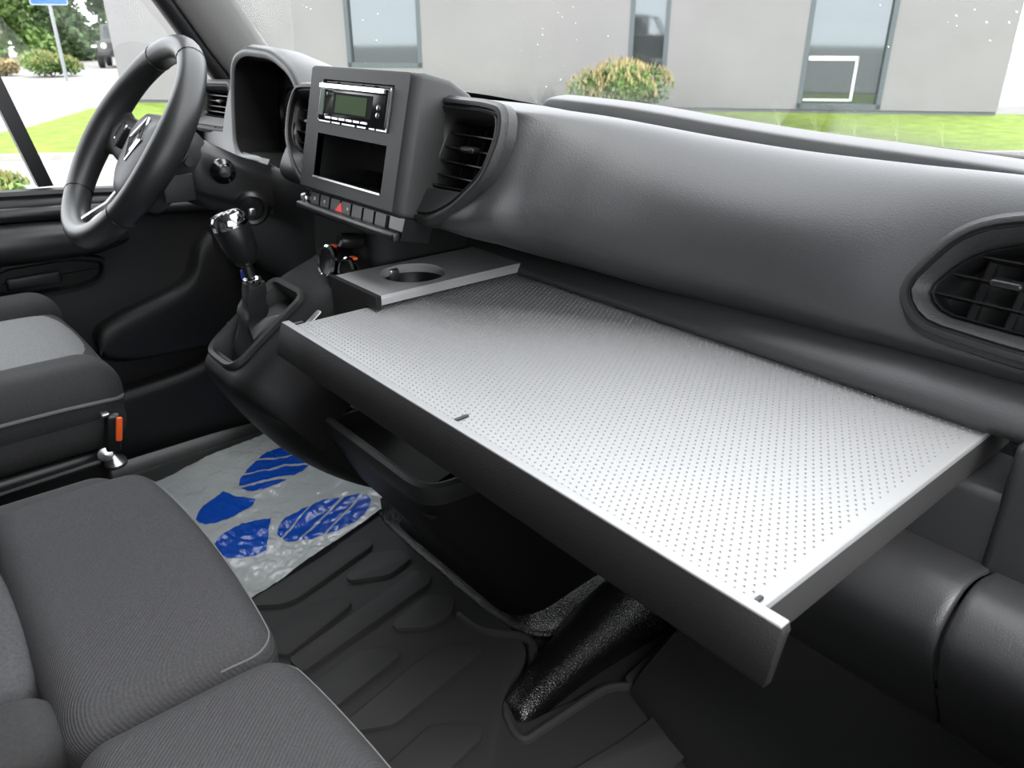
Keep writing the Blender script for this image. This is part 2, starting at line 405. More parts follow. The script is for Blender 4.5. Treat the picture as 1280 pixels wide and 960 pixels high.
st = []
podp = [(1.15, .785), (.85, .82), (.67, .866), (.592, .872), (.576, .862), (.552, .80), (.528, .738), (.61, .70), (.745, .648)]
for x in (-.258, -.1, .1, .22): st.append((x, podp))
st += [(.265, [(1.14, .785), (.85, .82), (.68, .862), (.600, .869), (.582, .856), (.556, .80), (.540, .746), (.622, .70), (.745, .648)]),
       (.295, [(1.13, .785), (.85, .82), (.73, .853), (.640, .864), (.606, .850), (.576, .796), (.574, .742), (.642, .694), (.745, .648)]),
       (.34, [(1.12, .785), (.88, .82), (.77, .843), (.690, .855), (.647, .838), (.610, .79), (.608, .732), (.665, .684), (.745, .649)]),
       (.41, [(1.10, .785), (.90, .812), (.81, .830), (.747, .842), (.700, .826), (.655, .78), (.650, .718), (.694, .676), (.745, .650)]),
       (.50, [(1.05, .79), (.90, .806), (.84, .819), (.785, .833), (.736, .815), (.690, .77), (.685, .710), (.712, .674), (.747, .652)]),
       (.61, [(1.02, .79), (.90, .803), (.85, .817), (.806, .830), (.760, .814), (.717, .766), (.700, .706), (.716, .676), (.748, .655)]),
       (.72, [(.98, .79), (.89, .803), (.855, .818), (.812, .831), (.774, .818), (.738, .764), (.711, .700), (.722, .676), (.749, .659)]),
       (.97, [(.93, .79), (.87, .805), (.85, .820), (.812, .831), (.774, .818), (.738, .764), (.711, .700), (.722, .676), (.749, .662)])]
rows = xsurf(st, 18, 12)
hp1 = inset(pod_r, .006); hp2 = inset(pod_l, .006); hr1 = inset(rv_out, .004)
def keep_pad(c):
    if c.y < .70 and c.y > .5:
        b = (c.z - .735) / kp
        if inside(hp1, c.x, b) or inside(hp2, c.x, b): return False
        if -.112 < c.x < .135 and .74 < c.z < .90: return False
    if c.x > .6 and c.y < .76 and inside(hr1, c.x, (c.z - .70) / kr): return False
    return True
MB().grid(rows, keep=keep_pad).build('upper_pad', 'dash_grain', dash, angle=70)

# rear ledge along the foot of the windscreen
led = []
lp = [(-.10, .955, .836, .3), (-.085, .952, .845, .8), (-.04, .95, .846, 1), (.10, .955, .842, 1), (.277, .945, .833, 1), (.42, .925, .829, 1), (.55, .897, .829, 1), (.69, .862, .829, 1), (.85, .80, .828, 1), (.97, .75, .826, 1)]
for x, y, z, k in lp:
    led.append([V((x, y - .004 + .01 * (1 - k), z - .035)), V((x, y, z - .008)), V((x, y + .008, z)), V((x, y + .05, z + .002)), V((x, y + .10, z - .012)), V((x, y + .2, z - .03))])
MB().grid(surf(led, 5, 4)).build('windscreen_ledge', 'dash_grain', dash)

# padded roll above the tray
rl = []
for x in (-.10, .1, .35, .6, .8, .97):
    d = .02 * x
    rl.append((x, [(.752, .648 + d), (.742, .654 + d), (.728, .654 + d), (.710, .648 + d * .8), (.698, .640 + d * .6), (.694, .633 + d * .5), (.697, .628 + d * .3), (.71, .626), (.76, .626)]))
MB().grid(xsurf(rl, 4, 5)).build('padded_roll', 'dash_grain', dash)

# face below: slot for the tray, panel to its right and beneath
lpn = MB()
lpn.rbox((.885, .731, .566), (.18, .09, .142), .010, 3, 3)
lpn.rbox((.535, .735, .538), (.88, .09, .086), .010, 3, 3)
lpn.box((.54, .76, .48), (.86, .09, .08))
lpn.box((.45, .90, .60), (1.2, .02, .12))
lpn.box((.04, .82, .56), (.14, .16, .12))
lpn.build('lower_panel', 'dash_grain', dash)
# glove box door and the end panel beside it, parted by a seam
gb = [(.75, .495), (.69, .508), (.648, .521), (.622, .522), (.600, .508), (.589, .484), (.597, .452), (.622, .408), (.655, .356), (.69, .308), (.76, .28)]
def gpiece(x0, x1, nm, e0, e1):
    cy, cz = .70, .42; s = []
    n = max(4, round((x1 - x0) / .01))
    for k in range(n + 1):
        s.append((x0 + (x1 - x0) * k / n, 1))
    def sc(k): return [(cy + (y - cy) * k, cz + (z - cz) * k) for y, z in gb]
    rows = []
    for x, k in ([(x0, .95), (x0 + .0008, .985), (x0 + .003, .998)] if e0 else [(x0, 1)]) + s[1:-1] + ([(x1 - .003, .998), (x1 - .0008, .985), (x1, .95)] if e1 else [(x1, 1)]):
        rows.append(catmull([V((x, y, z)) for y, z in sc(k)], 5))
    return MB().grid(rows).build(nm, 'dash_grain', dash, angle=75)
gpiece(.30, .806, 'glove_box_door', False, True)
gpiece(.8085, .97, 'end_panel', True, False)
MB().box((.807, .735, .42), (.03, .10, .13)).build('seam_backing', 'black_void', dash, smooth=False)

# ---- air vents
def air_vent(F, outer, inner, nsl, nfin, lever=0, mt='dash_dark', ring_c=.008):
    v = MB().loft([[F(*p, -.012) for p in inset(outer, -.005)], [F(*p, .0005) for p in inset(outer, -.004)], [F(*p, ring_c * .5) for p in inset(outer, -.0005)], [F(*p, ring_c * .9) for p in inset(outer, .001)], [F(*p, ring_c) for p in inset(outer, .003)],
                   [F(*p, ring_c) for p in inset(outer, .006)], [F(*p, ring_c - .004) for p in inset(outer, .0075)], [F(*p, ring_c - .004) for p in inset(outer, .009)],
                   [F(*p, ring_c - .001) for p in inset(outer, .011)]] , False, False).build('air_vent', mt, dash)
    a = inset(outer, .011); 
    # dished funnel between the rim and the louvres, resampled so both loops pair up
    def resample(P, n=64):
        c = sum((V(p) for p in P), V((0, 0))) / len(P); out = []
        for k in range(n):
            an = 2 * math.pi * k / n; d = V((math.cos(an), math.sin(an))); best = 0
            for i in range(len(P)):
                p, q = V(P[i - 1]) - c, V(P[i]) - c; e = q - p; den = d.x * e.y - d.y * e.x
                if abs(den) < 1e-12: continue
                t = (p.x * e.y - p.y * e.x) / den; s_ = (p.x * d.y - p.y * d.x) / den
                if t > 0 and -1e-6 <= s_ <= 1 + 1e-6: best = max(best, t)
            out.append(c + d * best)
        return out
    ra, rb = resample(a), resample(inner)
    MB().loft([[F(*p, ring_c - .001) for p in ra], [F(*p, -.004) for p in shrink(rb, 1.05)], [F(*p, -.010) for p in rb]], False, False).build('funnel', mt, v)
    ri = rb
    MB().loft([[F(*p, -.010) for p in ri], [F(*p, -.006) for p in inset(ri, .0016)], [F(*p, -.008) for p in inset(ri, .003)], [F(*p, -.05) for p in inset(ri, .003)]], False, True).build('grille_frame', 'satin_black', v)
    bs = [p.y for p in ri]; b0, b1 = min(bs), max(bs); as_ = [p.x for p in ri]
    for k in range(nsl):
        b = b0 + (b1 - b0) * (k + 1) / (nsl + 1); sp = span(ri, b, 0)
        if sp: MB().fbox(F, sp[0] + .002, sp[1] - .002, b - .0008, b + .0008, -.030, -.010).build('slat', 'satin_black', v, smooth=False)
    for k in range(nfin):
        x = min(as_) + (max(as_) - min(as_)) * (k + 1) / (nfin + 1); sp = span(ri, x, 1)
        if sp: MB().fbox(F, x - .0007, x + .0007, sp[0] + .002, sp[1] - .002, -.046, -.026).build('fin', 'satin_black', v, smooth=False)
    if True:
        x = sum(as_) / len(as_) + lever; b = b0 + (b1 - b0) * (nsl // 2 + 1) / (nsl + 1)
        MB().rbox(F(x, b, -.006), (.026, .014, .007), .003, 2, 2).build('lever', 'satin_black', v)
    return v
tag(air_vent(Fp, pod_r, pod_in, 4, 3), 'angular air vent right of the radio')
tag(air_vent(Fp, pod_l, pod_in_l, 4, 3), 'angular air vent left of the radio')
tag(air_vent(Fr, rv_out, rv_in, 3, 5, lever=-.035, ring_c=.006), 'large passenger air vent with rounded frame')

# ---- centre housing with the radio bezel
ow, oh = .128, .167
hous = []
rr = round_poly([(-ow, 0), (ow, 0), (ow, oh), (-ow, oh)], .008, 3)
def big(P, dx, dt, db): return [V((p.x + (dx if p.x > 0 else -dx), p.y + (dt if p.y > oh / 2 else -db))) for p in P]
hs = MB().loft([[Fb(*p, -.0005) for p in inset(rr, .003)], [Fb(*p, -.0015) for p in inset(rr, .0005)], [Fb(*p, -.010) for p in big(rr, .007, .001, .003)], [Fb(*p, -.014) for p in big(rr, .0085, .002, .003)], [Fb(*p, -.05) for p in big(rr, .009, .002, .003)],
                [Fb(*p, -.085) for p in big(rr, .006, -.008, .0)], [Fb(*p, -.12) for p in big(rr, .0, -.03, -.02)], [Fb(*p, -.16) for p in big(rr, -.01, -.07, -.05)]], False, True).build('radio_housing', 'bezel_plastic', dash)
bz = MB()
A0, A1 = -.088, .094
for a0, a1, b0, b1 in ((-ow + .003, A0, .003, oh - .003), (A1, ow - .003, .003, oh - .003), (A0, A1, .003, .020), (A0, A1, .079, .0935), (A0, A1, .150, oh - .003)):
    bz.fbox(Fb, a0, a1, b0, b1, -.010, 0)
bzo = bz.build('bezel', 'bezel_plastic', hs, smooth=False)
pocket = MB().loft([[Fb(a, b, c) for a, b in ((A0, .020), (A1, .020), (A1, .079), (A0, .079))] for c in (-.001, -.085)], False, True)
pocket.build('open_pocket', 'satin_black', hs, smooth=False)
MB().fbox(Fb, A0, A1, .0185, .0208, -.003, .0015).build('pocket_edge', 'satin_metal', hs, smooth=False)
MB().fbox(Fb, .008, .0095, .021, .05, -.084, -.078).build('pocket_rib', 'bezel_plastic', hs, smooth=False)

# ---- switch strip below the bezel
sw = MB().loft([[Fb(a, b, c) for a, b in ((-.125, -.030), (.135, -.030), (.138, -.002), (-.115, -.002))] for c in (-.055, -.012)]).build('switch_strip', 'gloss_black', dash, smooth=False)
MB().rbox(Fb(.005, -.026, -.004), (.268, .012, .012), .004, 2, 6).build('shelf_edge', 'satin_black', sw)
MB().rbox(Fb(-.123, -.016, -.010), (.016, .012, .015), .005, 2, 2).build('end_cap', 'satin_metal', sw)
for k in range(7):
    MB().fbox(Fb, -.105 + k * .030, -.080 + k * .030, -.020, -.004, -.012, -.009).build('switch_button', 'satin_black', sw, smooth=False)
t3 = MB(); t3.add([Fb(-.03, -.019, -.0085), Fb(-.010, -.019, -.0085), Fb(-.017, -.006, -.0085), Fb(-.03, -.019, -.0095), Fb(-.010, -.019, -.0095), Fb(-.017, -.006, -.0095)], [(0, 1, 2), (3, 5, 4), (0, 3, 4, 1), (1, 4, 5, 2), (2, 5, 3, 0)])
tag(t3.build('hazard_symbol', 'red_plastic', sw, smooth=False), 'red warning triangle switch')
for a in (-.092, -.062, .004):
    MB().lathe(Fb(a, -.012, -.0088), Fb(0, 0, 1) - Fb(0, 0, 0), [(.0025, 0), (.0025, .0006)], 10).build('switch_symbol', 'white_print', sw, smooth=False)
# ---- centre stack face with climate knobs
stk = []
for x, k in ((-.215, .05), (-.205, .012), (-.17, 0), (-.1, 0), (-.03, 0), (-.008, .012), (.003, .05), (.008, .16)):
    stk.append((x, [(.60 + k, .78), (.555 + k, .735), (.543 + k, .71), (.540 + k, .67), (.538 + k, .63), (.535 + k, .605), (.50 + k, .590)]))
MB().grid(xsurf(stk, 4, 4)).build('centre_stack', 'console_plastic', dash)
ax = V((.05, -1, .22)).normalized()
for nm_lab, p, r in (('large ringed climate knob', (-.080, .535, .630), .0245), ('ringed climate knob', (-.020, .535, .628), .0205), ('plain climate knob', (-.03, .535, .672), .012)):
    kn = MB().lathe(p, ax, [(r * .96, 0), (r * .96, .02), (r * .9, .030), (r * .75, .034), (r * .5, .032), (0, .031)], 28).build('climate_knob', 'satin_black', dash); tag(kn, nm_lab)
    if r > .018:
        MB().lathe(p, ax, [(r * .97, .026), (r * 1.03, .028), (r * 1.02, .034), (r * .90, .0365), (r * .80, .035), (r * .78, .030)], 28).build('chrome_ring', 'chrome', kn)
        q = V(p) + ax * .024 + V((0, .22, 1)).normalized() * r * .98
        MB().rbox(q, (.012, .008, .004), .0015, 2, 2).build('indicator', 'orange_plastic', kn)

# ---- gear console
con = []
def cprof(k, dz=0):
    base = [(.60, .66), (.54, .622), (.47, .594), (.40, .547), (.352, .512), (.334, .494), (.331, .472), (.352, .425), (.394, .355), (.47, .280), (.56, .225), (.66, .19)]
    return [(y + k * (.6 if i > 2 else .2), z - dz * (1 if i < 7 else .3)) for i, (y, z) in enumerate(base)]
for x, k, dz in ((-.215, .085, .05), (-.205, .04, .02), (-.19, .012, .004), (-.17, 0, 0), (-.1, 0, 0), (-.06, .004, 0), (-.03, .03, .012), (-.005, .09, .05), (.0, .16, .1)):
    con.append((x, cprof(k, dz)))
def keep_con(c):
    b = (c.y - .338) * .8115 + (c.z - .503) * .5843
    return not (-.168 < c.x < -.084 and .012 < b < .145 and c.z > .48)
MB().grid(xsurf(con, 10, 8), keep=keep_con).build('gear_console', 'console_plastic', dash)
MB().rbox((-.006, .43, .575), (.012, .05, .006), .002, 2, 2, M=Matrix.Rotation(R(36), 3, 'X')).build('console_switch', 'satin_metal', dash)

# ---- lower centre body with open storage bin
bod = []
def ring_at(z, xl, xr, yf, rad):
    P = round_poly([(xl, .98), (xl, yf), (xr, yf), (xr + .06, .98)], [.001, rad, rad * 1.3, .001], 6)
    return [V((p.x, p.y, z)) for p in P]
for z, xl, xr, yf, rad in ((-.0, -.275, .185, .668, .05), (.03, -.22, .19, .655, .06), (.08, -.14, .20, .630, .07), (.15, -.09, .215, .590, .07), (.22, -.08, .23, .542, .06), (.30, -.095, .245, .486, .05), (.36, -.09, .255, .455, .045), (.40, -.085, .26, .440, .04)):
    bod.append(ring_at(z, xl, xr, yf, rad))
bd = MB().loft(bod, False, False).build('lower_body', 'console_plastic', dash, angle=60)
rimP = round_poly([(-.085, .62), (-.085, .437), (.262, .437), (.275, .62)], [.001, .035, .045, .001], 6)
def rz(P, z): return [V((p.x, p.y, z)) for p in P]
MB().loft([rz(rimP, .395), rz(inset(rimP, -.004), .412), rz(inset(rimP, -.002), .422), rz(inset(rimP, .004), .4255), rz(inset(rimP, .010), .424), rz(inset(rimP, .0125), .417), rz(inset(rimP, .0135), .385)], False, False).build('bin_rim', 'bezel_plastic', bd)
bi = MB(); bi.add([(-.075, .45, .375), (.20, .45, .375), (.20, .615, .415), (-.075, .615, .415)], [(0, 1, 2, 3)])
bi.add([(.20, .455, .365), (.244, .455, .365), (.252, .615, .365), (.20, .615, .365)], [(0, 1, 2, 3)])
bi.build('bin_floor', 'bezel_plastic', bd, smooth=False)
MB().box((-.005, .53, .39), (.006, .16, .06)).build('bin_divider', 'console_plastic', bd, smooth=False)
for k in range(2): MB().rbox((-.035, .50 + .02 * k, .405), (.012, .008, .018), .002, 2, 1).build('socket', 'satin_metal', bd)
MB().box((.09, .80, .40), (.36, .36, .02)).build('bin_back', 'black_void', bd, smooth=False)

# ---- driver side: panel, instrument hood
drv = []
for x, pr in ((-.93, [(.95, .82), (.80, .835), (.72, .838), (.665, .828), (.645, .80), (.635, .75), (.625, .69), (.63, .60), (.64, .50), (.70, .42)]),
              (-.78, [(1.0, .82), (.82, .845), (.70, .852), (.648, .842), (.630, .81), (.615, .755), (.605, .69), (.60, .60), (.62, .50), (.70, .42)]),
              (-.62, [(1.05, .82), (.85, .85), (.70, .865), (.645, .855), (.625, .82), (.605, .765), (.58, .70), (.585, .60), (.61, .50), (.70, .42)]),
              (-.45, [(1.09, .81), (.88, .855), (.72, .87), (.645, .862), (.625, .83), (.605, .77), (.565, .70), (.575, .60), (.61, .50), (.70, .42)]),
              (-.30, [(1.13, .805), (.88, .855), (.72, .87), (.63, .865), (.605, .84), (.585, .78), (.56, .71), (.565, .60), (.60, .50), (.70, .42)]),
              (-.19, [(1.15, .80), (.88, .85), (.72, .868), (.62, .868), (.60, .85), (.58, .79), (.57, .72), (.575, .60), (.60, .50), (.70, .42)])):
    drv.append((x, pr))
Fh = frame((-.45, .580, .72), (1, 0, 0), (0, .03, .2))
arch = round_poly([(-.145, .030), (-.120, .005), (-.03, .012), (.06, -.004), (.135, .002), (.172, .05), (.160, .115), (.100, .170), (.02, .196), (-.10, .200), (-.150, .182), (-.155, .12)], .03, 4)
hin = inset(arch, .01)
def keep_drv(c):
    if c.y < .70 and inside(hin, c.x + .45, (c.z - .72)): return False
    if c.y < .68 and -.875 < c.x < -.715 and .76 < c.z < .845: return False
    return True
MB().grid(xsurf(drv, 12, 6), keep=keep_drv).build('driver_panel', 'dash_dark', dash, angle=70)
hood = MB().loft([[Fh(*p, -.002) for p in inset(arch, .008)], [Fh(*p, .003) for p in inset(arch, .002)], [Fh(*p, .001) for p in inset(arch, -.005)],
                  [Fh(*p, -.006) for p in inset(arch, -.010)], [Fh(*p, -.010) for p in inset(arch, -.0105)], [Fh(*p, -.013) for p in inset(arch, -.013)], [Fh(p.x * 1.05, p.y * .99, -.06) for p in inset(arch, -.013)], [Fh(p.x * 1.15, p.y * .90, -.14) for p in inset(arch, -.013)], [Fh(p.x * 1.2, p.y * .74, -.24) for p in inset(arch, -.013)]], False, False).build('instrument_hood', 'dash_grain', dash, angle=60)
MB().loft([[Fh(*p, -.09) for p in inset(arch, .016)], [Fh(*p, -.02) for p in inset(arch, .012)], [Fh(*p, -.002) for p in inset(arch, .008)]], False, False).build('gauge_well', 'black_void', hood, angle=60)
gp = MB().loft([[Fh(*p, -.085) for p in inset(arch, .010)], [Fh(*p, -.095) for p in inset(arch, .010)]]).build('gauge_panel', 'black_void', hood)
for a in (-.06, .07):
    MB().lathe(Fh(a, .10, -.085), Fh(0, 0, 1) - Fh(0, 0, 0), [(.05, 0), (.05, .006), (.046, .008), (.044, .002), (0, .002)], 32).build('dial_ring', 'satin_black', gp)
nd = MB().tube([Fh(.066, .018, -.020), Fh(.086, .040, -.020)], [.0032, .0018], 8).build('needle', 'needle_red', gp); tag(nd, 'red gauge needle')
# outer left vent, near the door
Fv = frame((-.795, .622, .765), V((1, .12, 0)), V((0, .022, .09)))
vo = round_poly([(-.075, -.012), (.060, -.012), (.075, .012), (.075, .080), (.060, .092), (-.075, .088)], .012, 4)
vi = round_poly([(-.058, .018), (.048, .018), (.058, .03), (.058, .066), (.048, .074), (-.058, .072)], .008, 4)
tag(air_vent(Fv, vo, vi, 4, 3, mt='bezel_plastic'), 'small air vent beside the driver door')

# ================================================================== RADIO
rad = empty('car_radio', Fb(0, .094, -.01), 'small black car radio with green display in the bezel', 'radio')
MB().fbox(Fb, A0 + .001, A1 - .001, .0945, .1495, -.10, -.008).build('sleeve', 'satin_black', rad, smooth=False)
rf = round_poly([(A0 + .004, .0965), (A1 - .004, .0965), (A1 - .004, .1450), (A0 + .004, .1450)], .004, 3)
MB().loft([[Fb(*p, -.008) for p in rf], [Fb(*p, .004) for p in rf], [Fb(*p, .006) for p in inset(rf, .002)]]).build('front_plate', 'gloss_black', rad, angle=60)
fp = MB().fbox(Fb, A0 + .006, A1 - .010, .1385, .1435, .005, .0085); fp.build('top_strip', 'chrome', rad, smooth=False)
MB().fbox(Fb, A0 + .010, A0 + .021, .103, .137, .0055, .0075).build('side_strip', 'radio_green_grey', rad, smooth=False)
MB().fbox(Fb, -.035, .045, .1085, .1310, .0055, .0068).build('display', 'display_green', rad, smooth=False)
MB().fbox(Fb, -.043, .058, .1060, .1340, .005, .0062).build('display_window', 'black_void', rad, smooth=False)
for k in range(6): MB().fbox(Fb, -.058 + k * .019, -.043 + k * .019, .0995, .1020, .0055, .0075).build('preset_button', 'satin_metal', rad, smooth=False)
for b in (.112, .121): MB().lathe(Fb(A1 - .020, b, .0055), Fb(0, 0, 1) - Fb(0, 0, 0), [(.0035, 0), (.0035, .002), (.002, .003)], 12).build('round_button', 'satin_metal', rad)
for b in (.103, .131): MB().lathe(Fb(A0 + .029, b, .0055), Fb(0, 0, 1) - Fb(0, 0, 0), [(.0022, 0), (.0022, .0018), (.001, .0025)], 10).build('small_button', 'satin_metal', rad)
for a0, a1 in ((A0 + .002, -.055), (-.050, -.028), (-.022, .012), (.018, .04), (.048, .062), (.066, A1 - .004)): MB().fbox(Fb, a0, a1, .0946, .0964, -.006, .001).build('sleeve_tab', 'satin_metal', rad, smooth=False)
for a0, a1 in ((A0 + .008, -.050), (-.042, .016), (.02, .046), (.058, A1 - .006)): MB().fbox(Fb, a0, a1, .1462, .1480, -.006, -.001).build('sleeve_tab', 'bezel_plastic', rad, smooth=False)
for a in (A0 + .0015, A1 - .0035): MB().fbox(Fb, a, a + .002, .0965, .146, -.006, .003).build('sleeve_edge', 'satin_metal', rad, smooth=False)

# ================================================================== PULL-OUT TRAY
TX0, TX1, TY0, TY1, TZ = .112, .767, .352, .79, .625
tray = empty('pull_out_tray', (.44, .53, .585), 'large pulled-out grey tray table with studded surface and dark lip', 'tray')
MB().rbox(((TX0 + TX1) / 2, (TY0 + TY1) / 2, TZ - .004), (TX1 - TX0, TY1 - TY0, .008), .002, 2, 4).build('tray_top', 'tray_top', tray)
bm_ = MB(); r_ = .00145
ny = int((.715 - (TY0 + .008)) / .0060)
for j in range(ny):
    y = TY0 + .008 + j * .0060
    for i in range(int((TX1 - TX0 - .016) / .0070)):
        x = TX0 + .010 + i * .0070 + (.0035 if j % 2 else 0)
        p = [V((x + r_ * 1.15 * math.cos(a), y + r_ * 1.15 * math.sin(a), TZ - .0001)) for a in (R(75), R(195), R(315))]
        bm_.add(p + [V((x + .0003, y - .0003, TZ + .0014))], [(0, 1, 3), (1, 2, 3), (2, 0, 3)])
tag(bm_.build('stud_pattern', 'tray_top', tray, smooth=False, merge=1e-7), 'rows of tiny raised studs', kind='stuff')
for x, nm in ((TX1 - .004, 'side_rail'), (TX0 + .004, 'side_rail')):
    MB().rbox((x, .57, TZ - .0215), (.007, .44, .037), .002, 2, 4).build('side_rail', 'tray_side', tray)
MB().box((.44, .57, .589), (.64, .42, .003)).build('underside', 'tray_side', tray, smooth=False)
# front lip leaning outwards at its foot
lip = [(.3555, .6275), (.3475, .6275), (.3465, .6268), (.3355, .590), (.337, .5875), (.341, .588), (.3535, .625)]
def lipring(x, k=1.0): return [V((x, .345 + (y - .345) * k, .608 + (z - .608) * k)) for y, z in lip]
MB().loft([lipring(.100, .85), lipring(.102, 1)] + [lipring(.102 + .685 * i / 10) for i in range(1, 10)] + [lipring(.787, 1), lipring(.789, .85)]).build('front_lip', 'tray_lip', tray, angle=50)
MB().rbox((.4445, .3515, .6278), (.684, .0095, .0022), .001, 2, 4).build('lip_cap', 'tray_top', tray)
for x, y, l in ((.443, .366, .016), (.762, .36, .010), (.112, .362, .016)):
    MB().rbox((x, y, TZ + .001), (.0035, l, .003), .0012, 2, 1, M=Matrix.Rotation(R(-20 if l > .02 else 0), 3, 'Z')).build('clip', 'satin_black', tray)

# ---- cup holder drawer left of the tray
cup = empty('cup_holder', (.076, .56, .60), 'small grey cup holder drawer with round hole beside the tray', 'cup holder')
HX, HY, HR, HZ = .076, .556, .046, .645
outer = []
N = 48
cx0, cx1, cy0, cy1 = .019, .136, .462, .735
def rect_pt(an):
    d = V((math.cos(an), math.sin(an))); t = 1e9
    for lim, comp in ((cx1 - HX, d.x), (cx0 - HX, d.x), (cy1 - HY, d.y), (cy0 - HY, d.y)):
        if abs(comp) > 1e-9 and lim / comp > 0: t = min(t, lim / comp)
    return V((HX + d.x * t, HY + d.y * t))
angs = sorted([2 * math.pi * k / N for k in range(N)] + [math.atan2(b - HY, a - HX) % (2 * math.pi) for a in (cx0, cx1) for b in (cy0, cy1)])
O = [rect_pt(a) for a in angs]; I = [V((HX + HR * math.cos(a), HY + HR * math.sin(a))) for a in angs]
I2 = [V((HX + (HR - .002) * math.cos(a), HY + (HR - .002) * math.sin(a))) for a in angs]
Cc = V(((cx0 + cx1) / 2, (cy0 + cy1) / 2))
O2 = [V((Cc.x + (p.x - Cc.x) * 1.045, Cc.y + (p.y - Cc.y) * 1.02)) for p in O]
MB().loft([[V((p.x, p.y, HZ - .012)) for p in O2], [V((p.x, p.y, HZ - .004)) for p in O2], [V((p.x, p.y, HZ)) for p in O], [V((p.x, p.y, HZ)) for p in I], [V((p.x, p.y, HZ - .003)) for p in I2], [V((p.x, p.y, HZ - .012)) for p in I2]], False, False).build('top_plate', 'cup_panel', cup, angle=30)
MB().lathe((HX, HY, HZ - .07), (0, 0, 1), [(0, .028), (HR - .008, .028), (HR - .004, .034), (HR - .0015, .06), (HR, .06), (HR, .001)], 40).build('well', 'satin_black', cup)
MB().loft([[V((x, y, z)) for x, y in ((cx0 - .004, cy0 - .004), (cx1 + .003, cy0 - .004), (cx1 + .003, cy0 + .004), (cx0 - .004, cy0 + .004))] for z in (.6285, .6455)]).build('front_plate', 'tray_lip', cup, smooth=False)
MB().box(((cx0 + .108) / 2, cy0 + .002, .612), (.108 - cx0 + .004, .010, .04)).build('front_skirt', 'tray_lip', cup, smooth=False)
MB().rbox((HX - .043, HY - .006, HZ - .014), (.008, .016, .022), .003, 2, 2).build('spring_tab', 'satin_metal', cup)
MB().box((.062, .60, .596), (.084, .26, .02)).build('drawer_body', 'tray_side', cup, smooth=False)

# ================================================================== STEERING
WC = V((-.46, .362, .785)); wn = V((0, -.80, .60)).normalized()      # axis towards the driver
wu = V((1, 0, 0)); wv = wn.cross(wu).normalized()
if wv.z < 0: wv = -wv
wheel = empty('steering_wheel', WC, 'black leather steering wheel with three spokes and silver trim', 'steering wheel')
def W(a, b, c=0): return WC + wu * a + wv * b + wn * c
RR = .174
rings = []
for k in range(72):
    an = 2 * math.pi * k / 72; d = V((math.cos(an), math.sin(an)))
    thick = 1 + .16 * max(0, math.cos(2 * (an - R(90)) + math.pi)) ** 2
    rings.append([W(*(d * (RR + .0205 * thick * math.cos(t))), .0225 * thick * math.sin(t)) for t in [2 * math.pi * j / 16 for j in range(16)]])
MB().grid(rings, closed_u=True, closed_v=True).build('rim', 'leather', wheel)
for an in (62, 118, 222, 318):
    a = R(an); d = V((math.cos(a), math.sin(a)))
    MB().tube([W(*(d * (RR + .0209 * math.cos(t))), .0229 * math.sin(t)) for t in [2 * math.pi * j / 20 for j in range(21)]], .0006, 5).build('rim_seam', 'gloss_black', wheel)
HC = -.028
hubP = round_poly([(-.090, .025), (-.066, .070), (.066, .070), (.090, .025), (.068, -.065), (.028, -.098), (-.028, -.098), (-.068, -.065)], .04, 5)
MB().loft([[W(*p, HC - .055) for p in inset(hubP, .01)], [W(*p, HC - .02) for p in hubP], [W(*p, HC - .002) for p in inset(hubP, .004)], [W(*p, HC + .012) for p in inset(hubP, .012)], [W(*p, HC + .020) for p in inset(hubP, .030)], [W(p.x * .2, p.y * .2, HC + .023) for p in hubP]]).build('airbag_cover', 'hub_plastic', wheel, angle=50)
for sx in (-1, 1):
    sp = [[W(sx * a, b + db, c + HC * k) for db, c in ((h, -.012), (h * .8, .0), (0, .005), (-h * .8, 0), (-h, -.012), (0, -.03))] for a, b, h, k in ((.06, .0, .050, 1), (.10, .004, .042, .9), (.135, .010, .038, .5), (.165, .014, .048, .1))]
    spo = MB().loft([catmull(r + [r[0]], 3)[:-1] for r in sp]).build('spoke', 'hub_plastic', wheel)
    bp_ = round_poly([(sx * .094, .026), (sx * .122, .030), (sx * .130, .0), (sx * .100, -.018)], .008, 3)
    MB().loft([[W(*p, HC * .7) for p in bp_], [W(*p, HC * .7 + .009) for p in bp_], [W(*p, HC * .7 + .011) for p in inset(bp_, .002)]]).build('button_pad', 'satin_black', spo)
    MB().tube([W(p.x, p.y, HC * .7 + .010) for p in bp_] + [W(bp_[0].x, bp_[0].y, HC * .7 + .010)], .0018, 6).build('button_trim', 'chrome', spo)
lsp = [[W(da, b, c + HC * k) for da, c in ((-w, -.012), (-w * .95, 0), (0, .004), (w * .95, 0), (w, -.012), (0, -.025))] for b, w, k in ((-.08, .030, 1), (-.11, .026, .8), (-.14, .028, .3), (-.165, .036, 0))]
l_o = MB().loft(lsp).build('spoke', 'satin_black', wheel)
for sx in (-1, 1):
    MB().loft([[W(sx * (a + da), b, c + HC * k) for da, c in ((-.006, .0), (.006, .0), (.006, .008), (-.006, .008))] for a, b, k in ((.020, -.085, 1), (.018, -.11, .8), (.020, -.135, .35), (.027, -.156, .05))]).build('silver_strip', 'satin_metal', l_o, angle=60)
# diamond-shaped badge outline
em = MB()
for s_ in (1, .55):
    pts = [W(0, .040 * s_ + .008, HC + .021), W(.027 * s_, .008, HC + .0235), W(0, -.040 * s_ + .008, HC + .0225), W(-.027 * s_, .008, HC + .0235)]
    for i in range(4): em.tube([pts[i], pts[(i + 1) % 4]], .0026, 6)
em.build('badge', 'chrome', wheel)

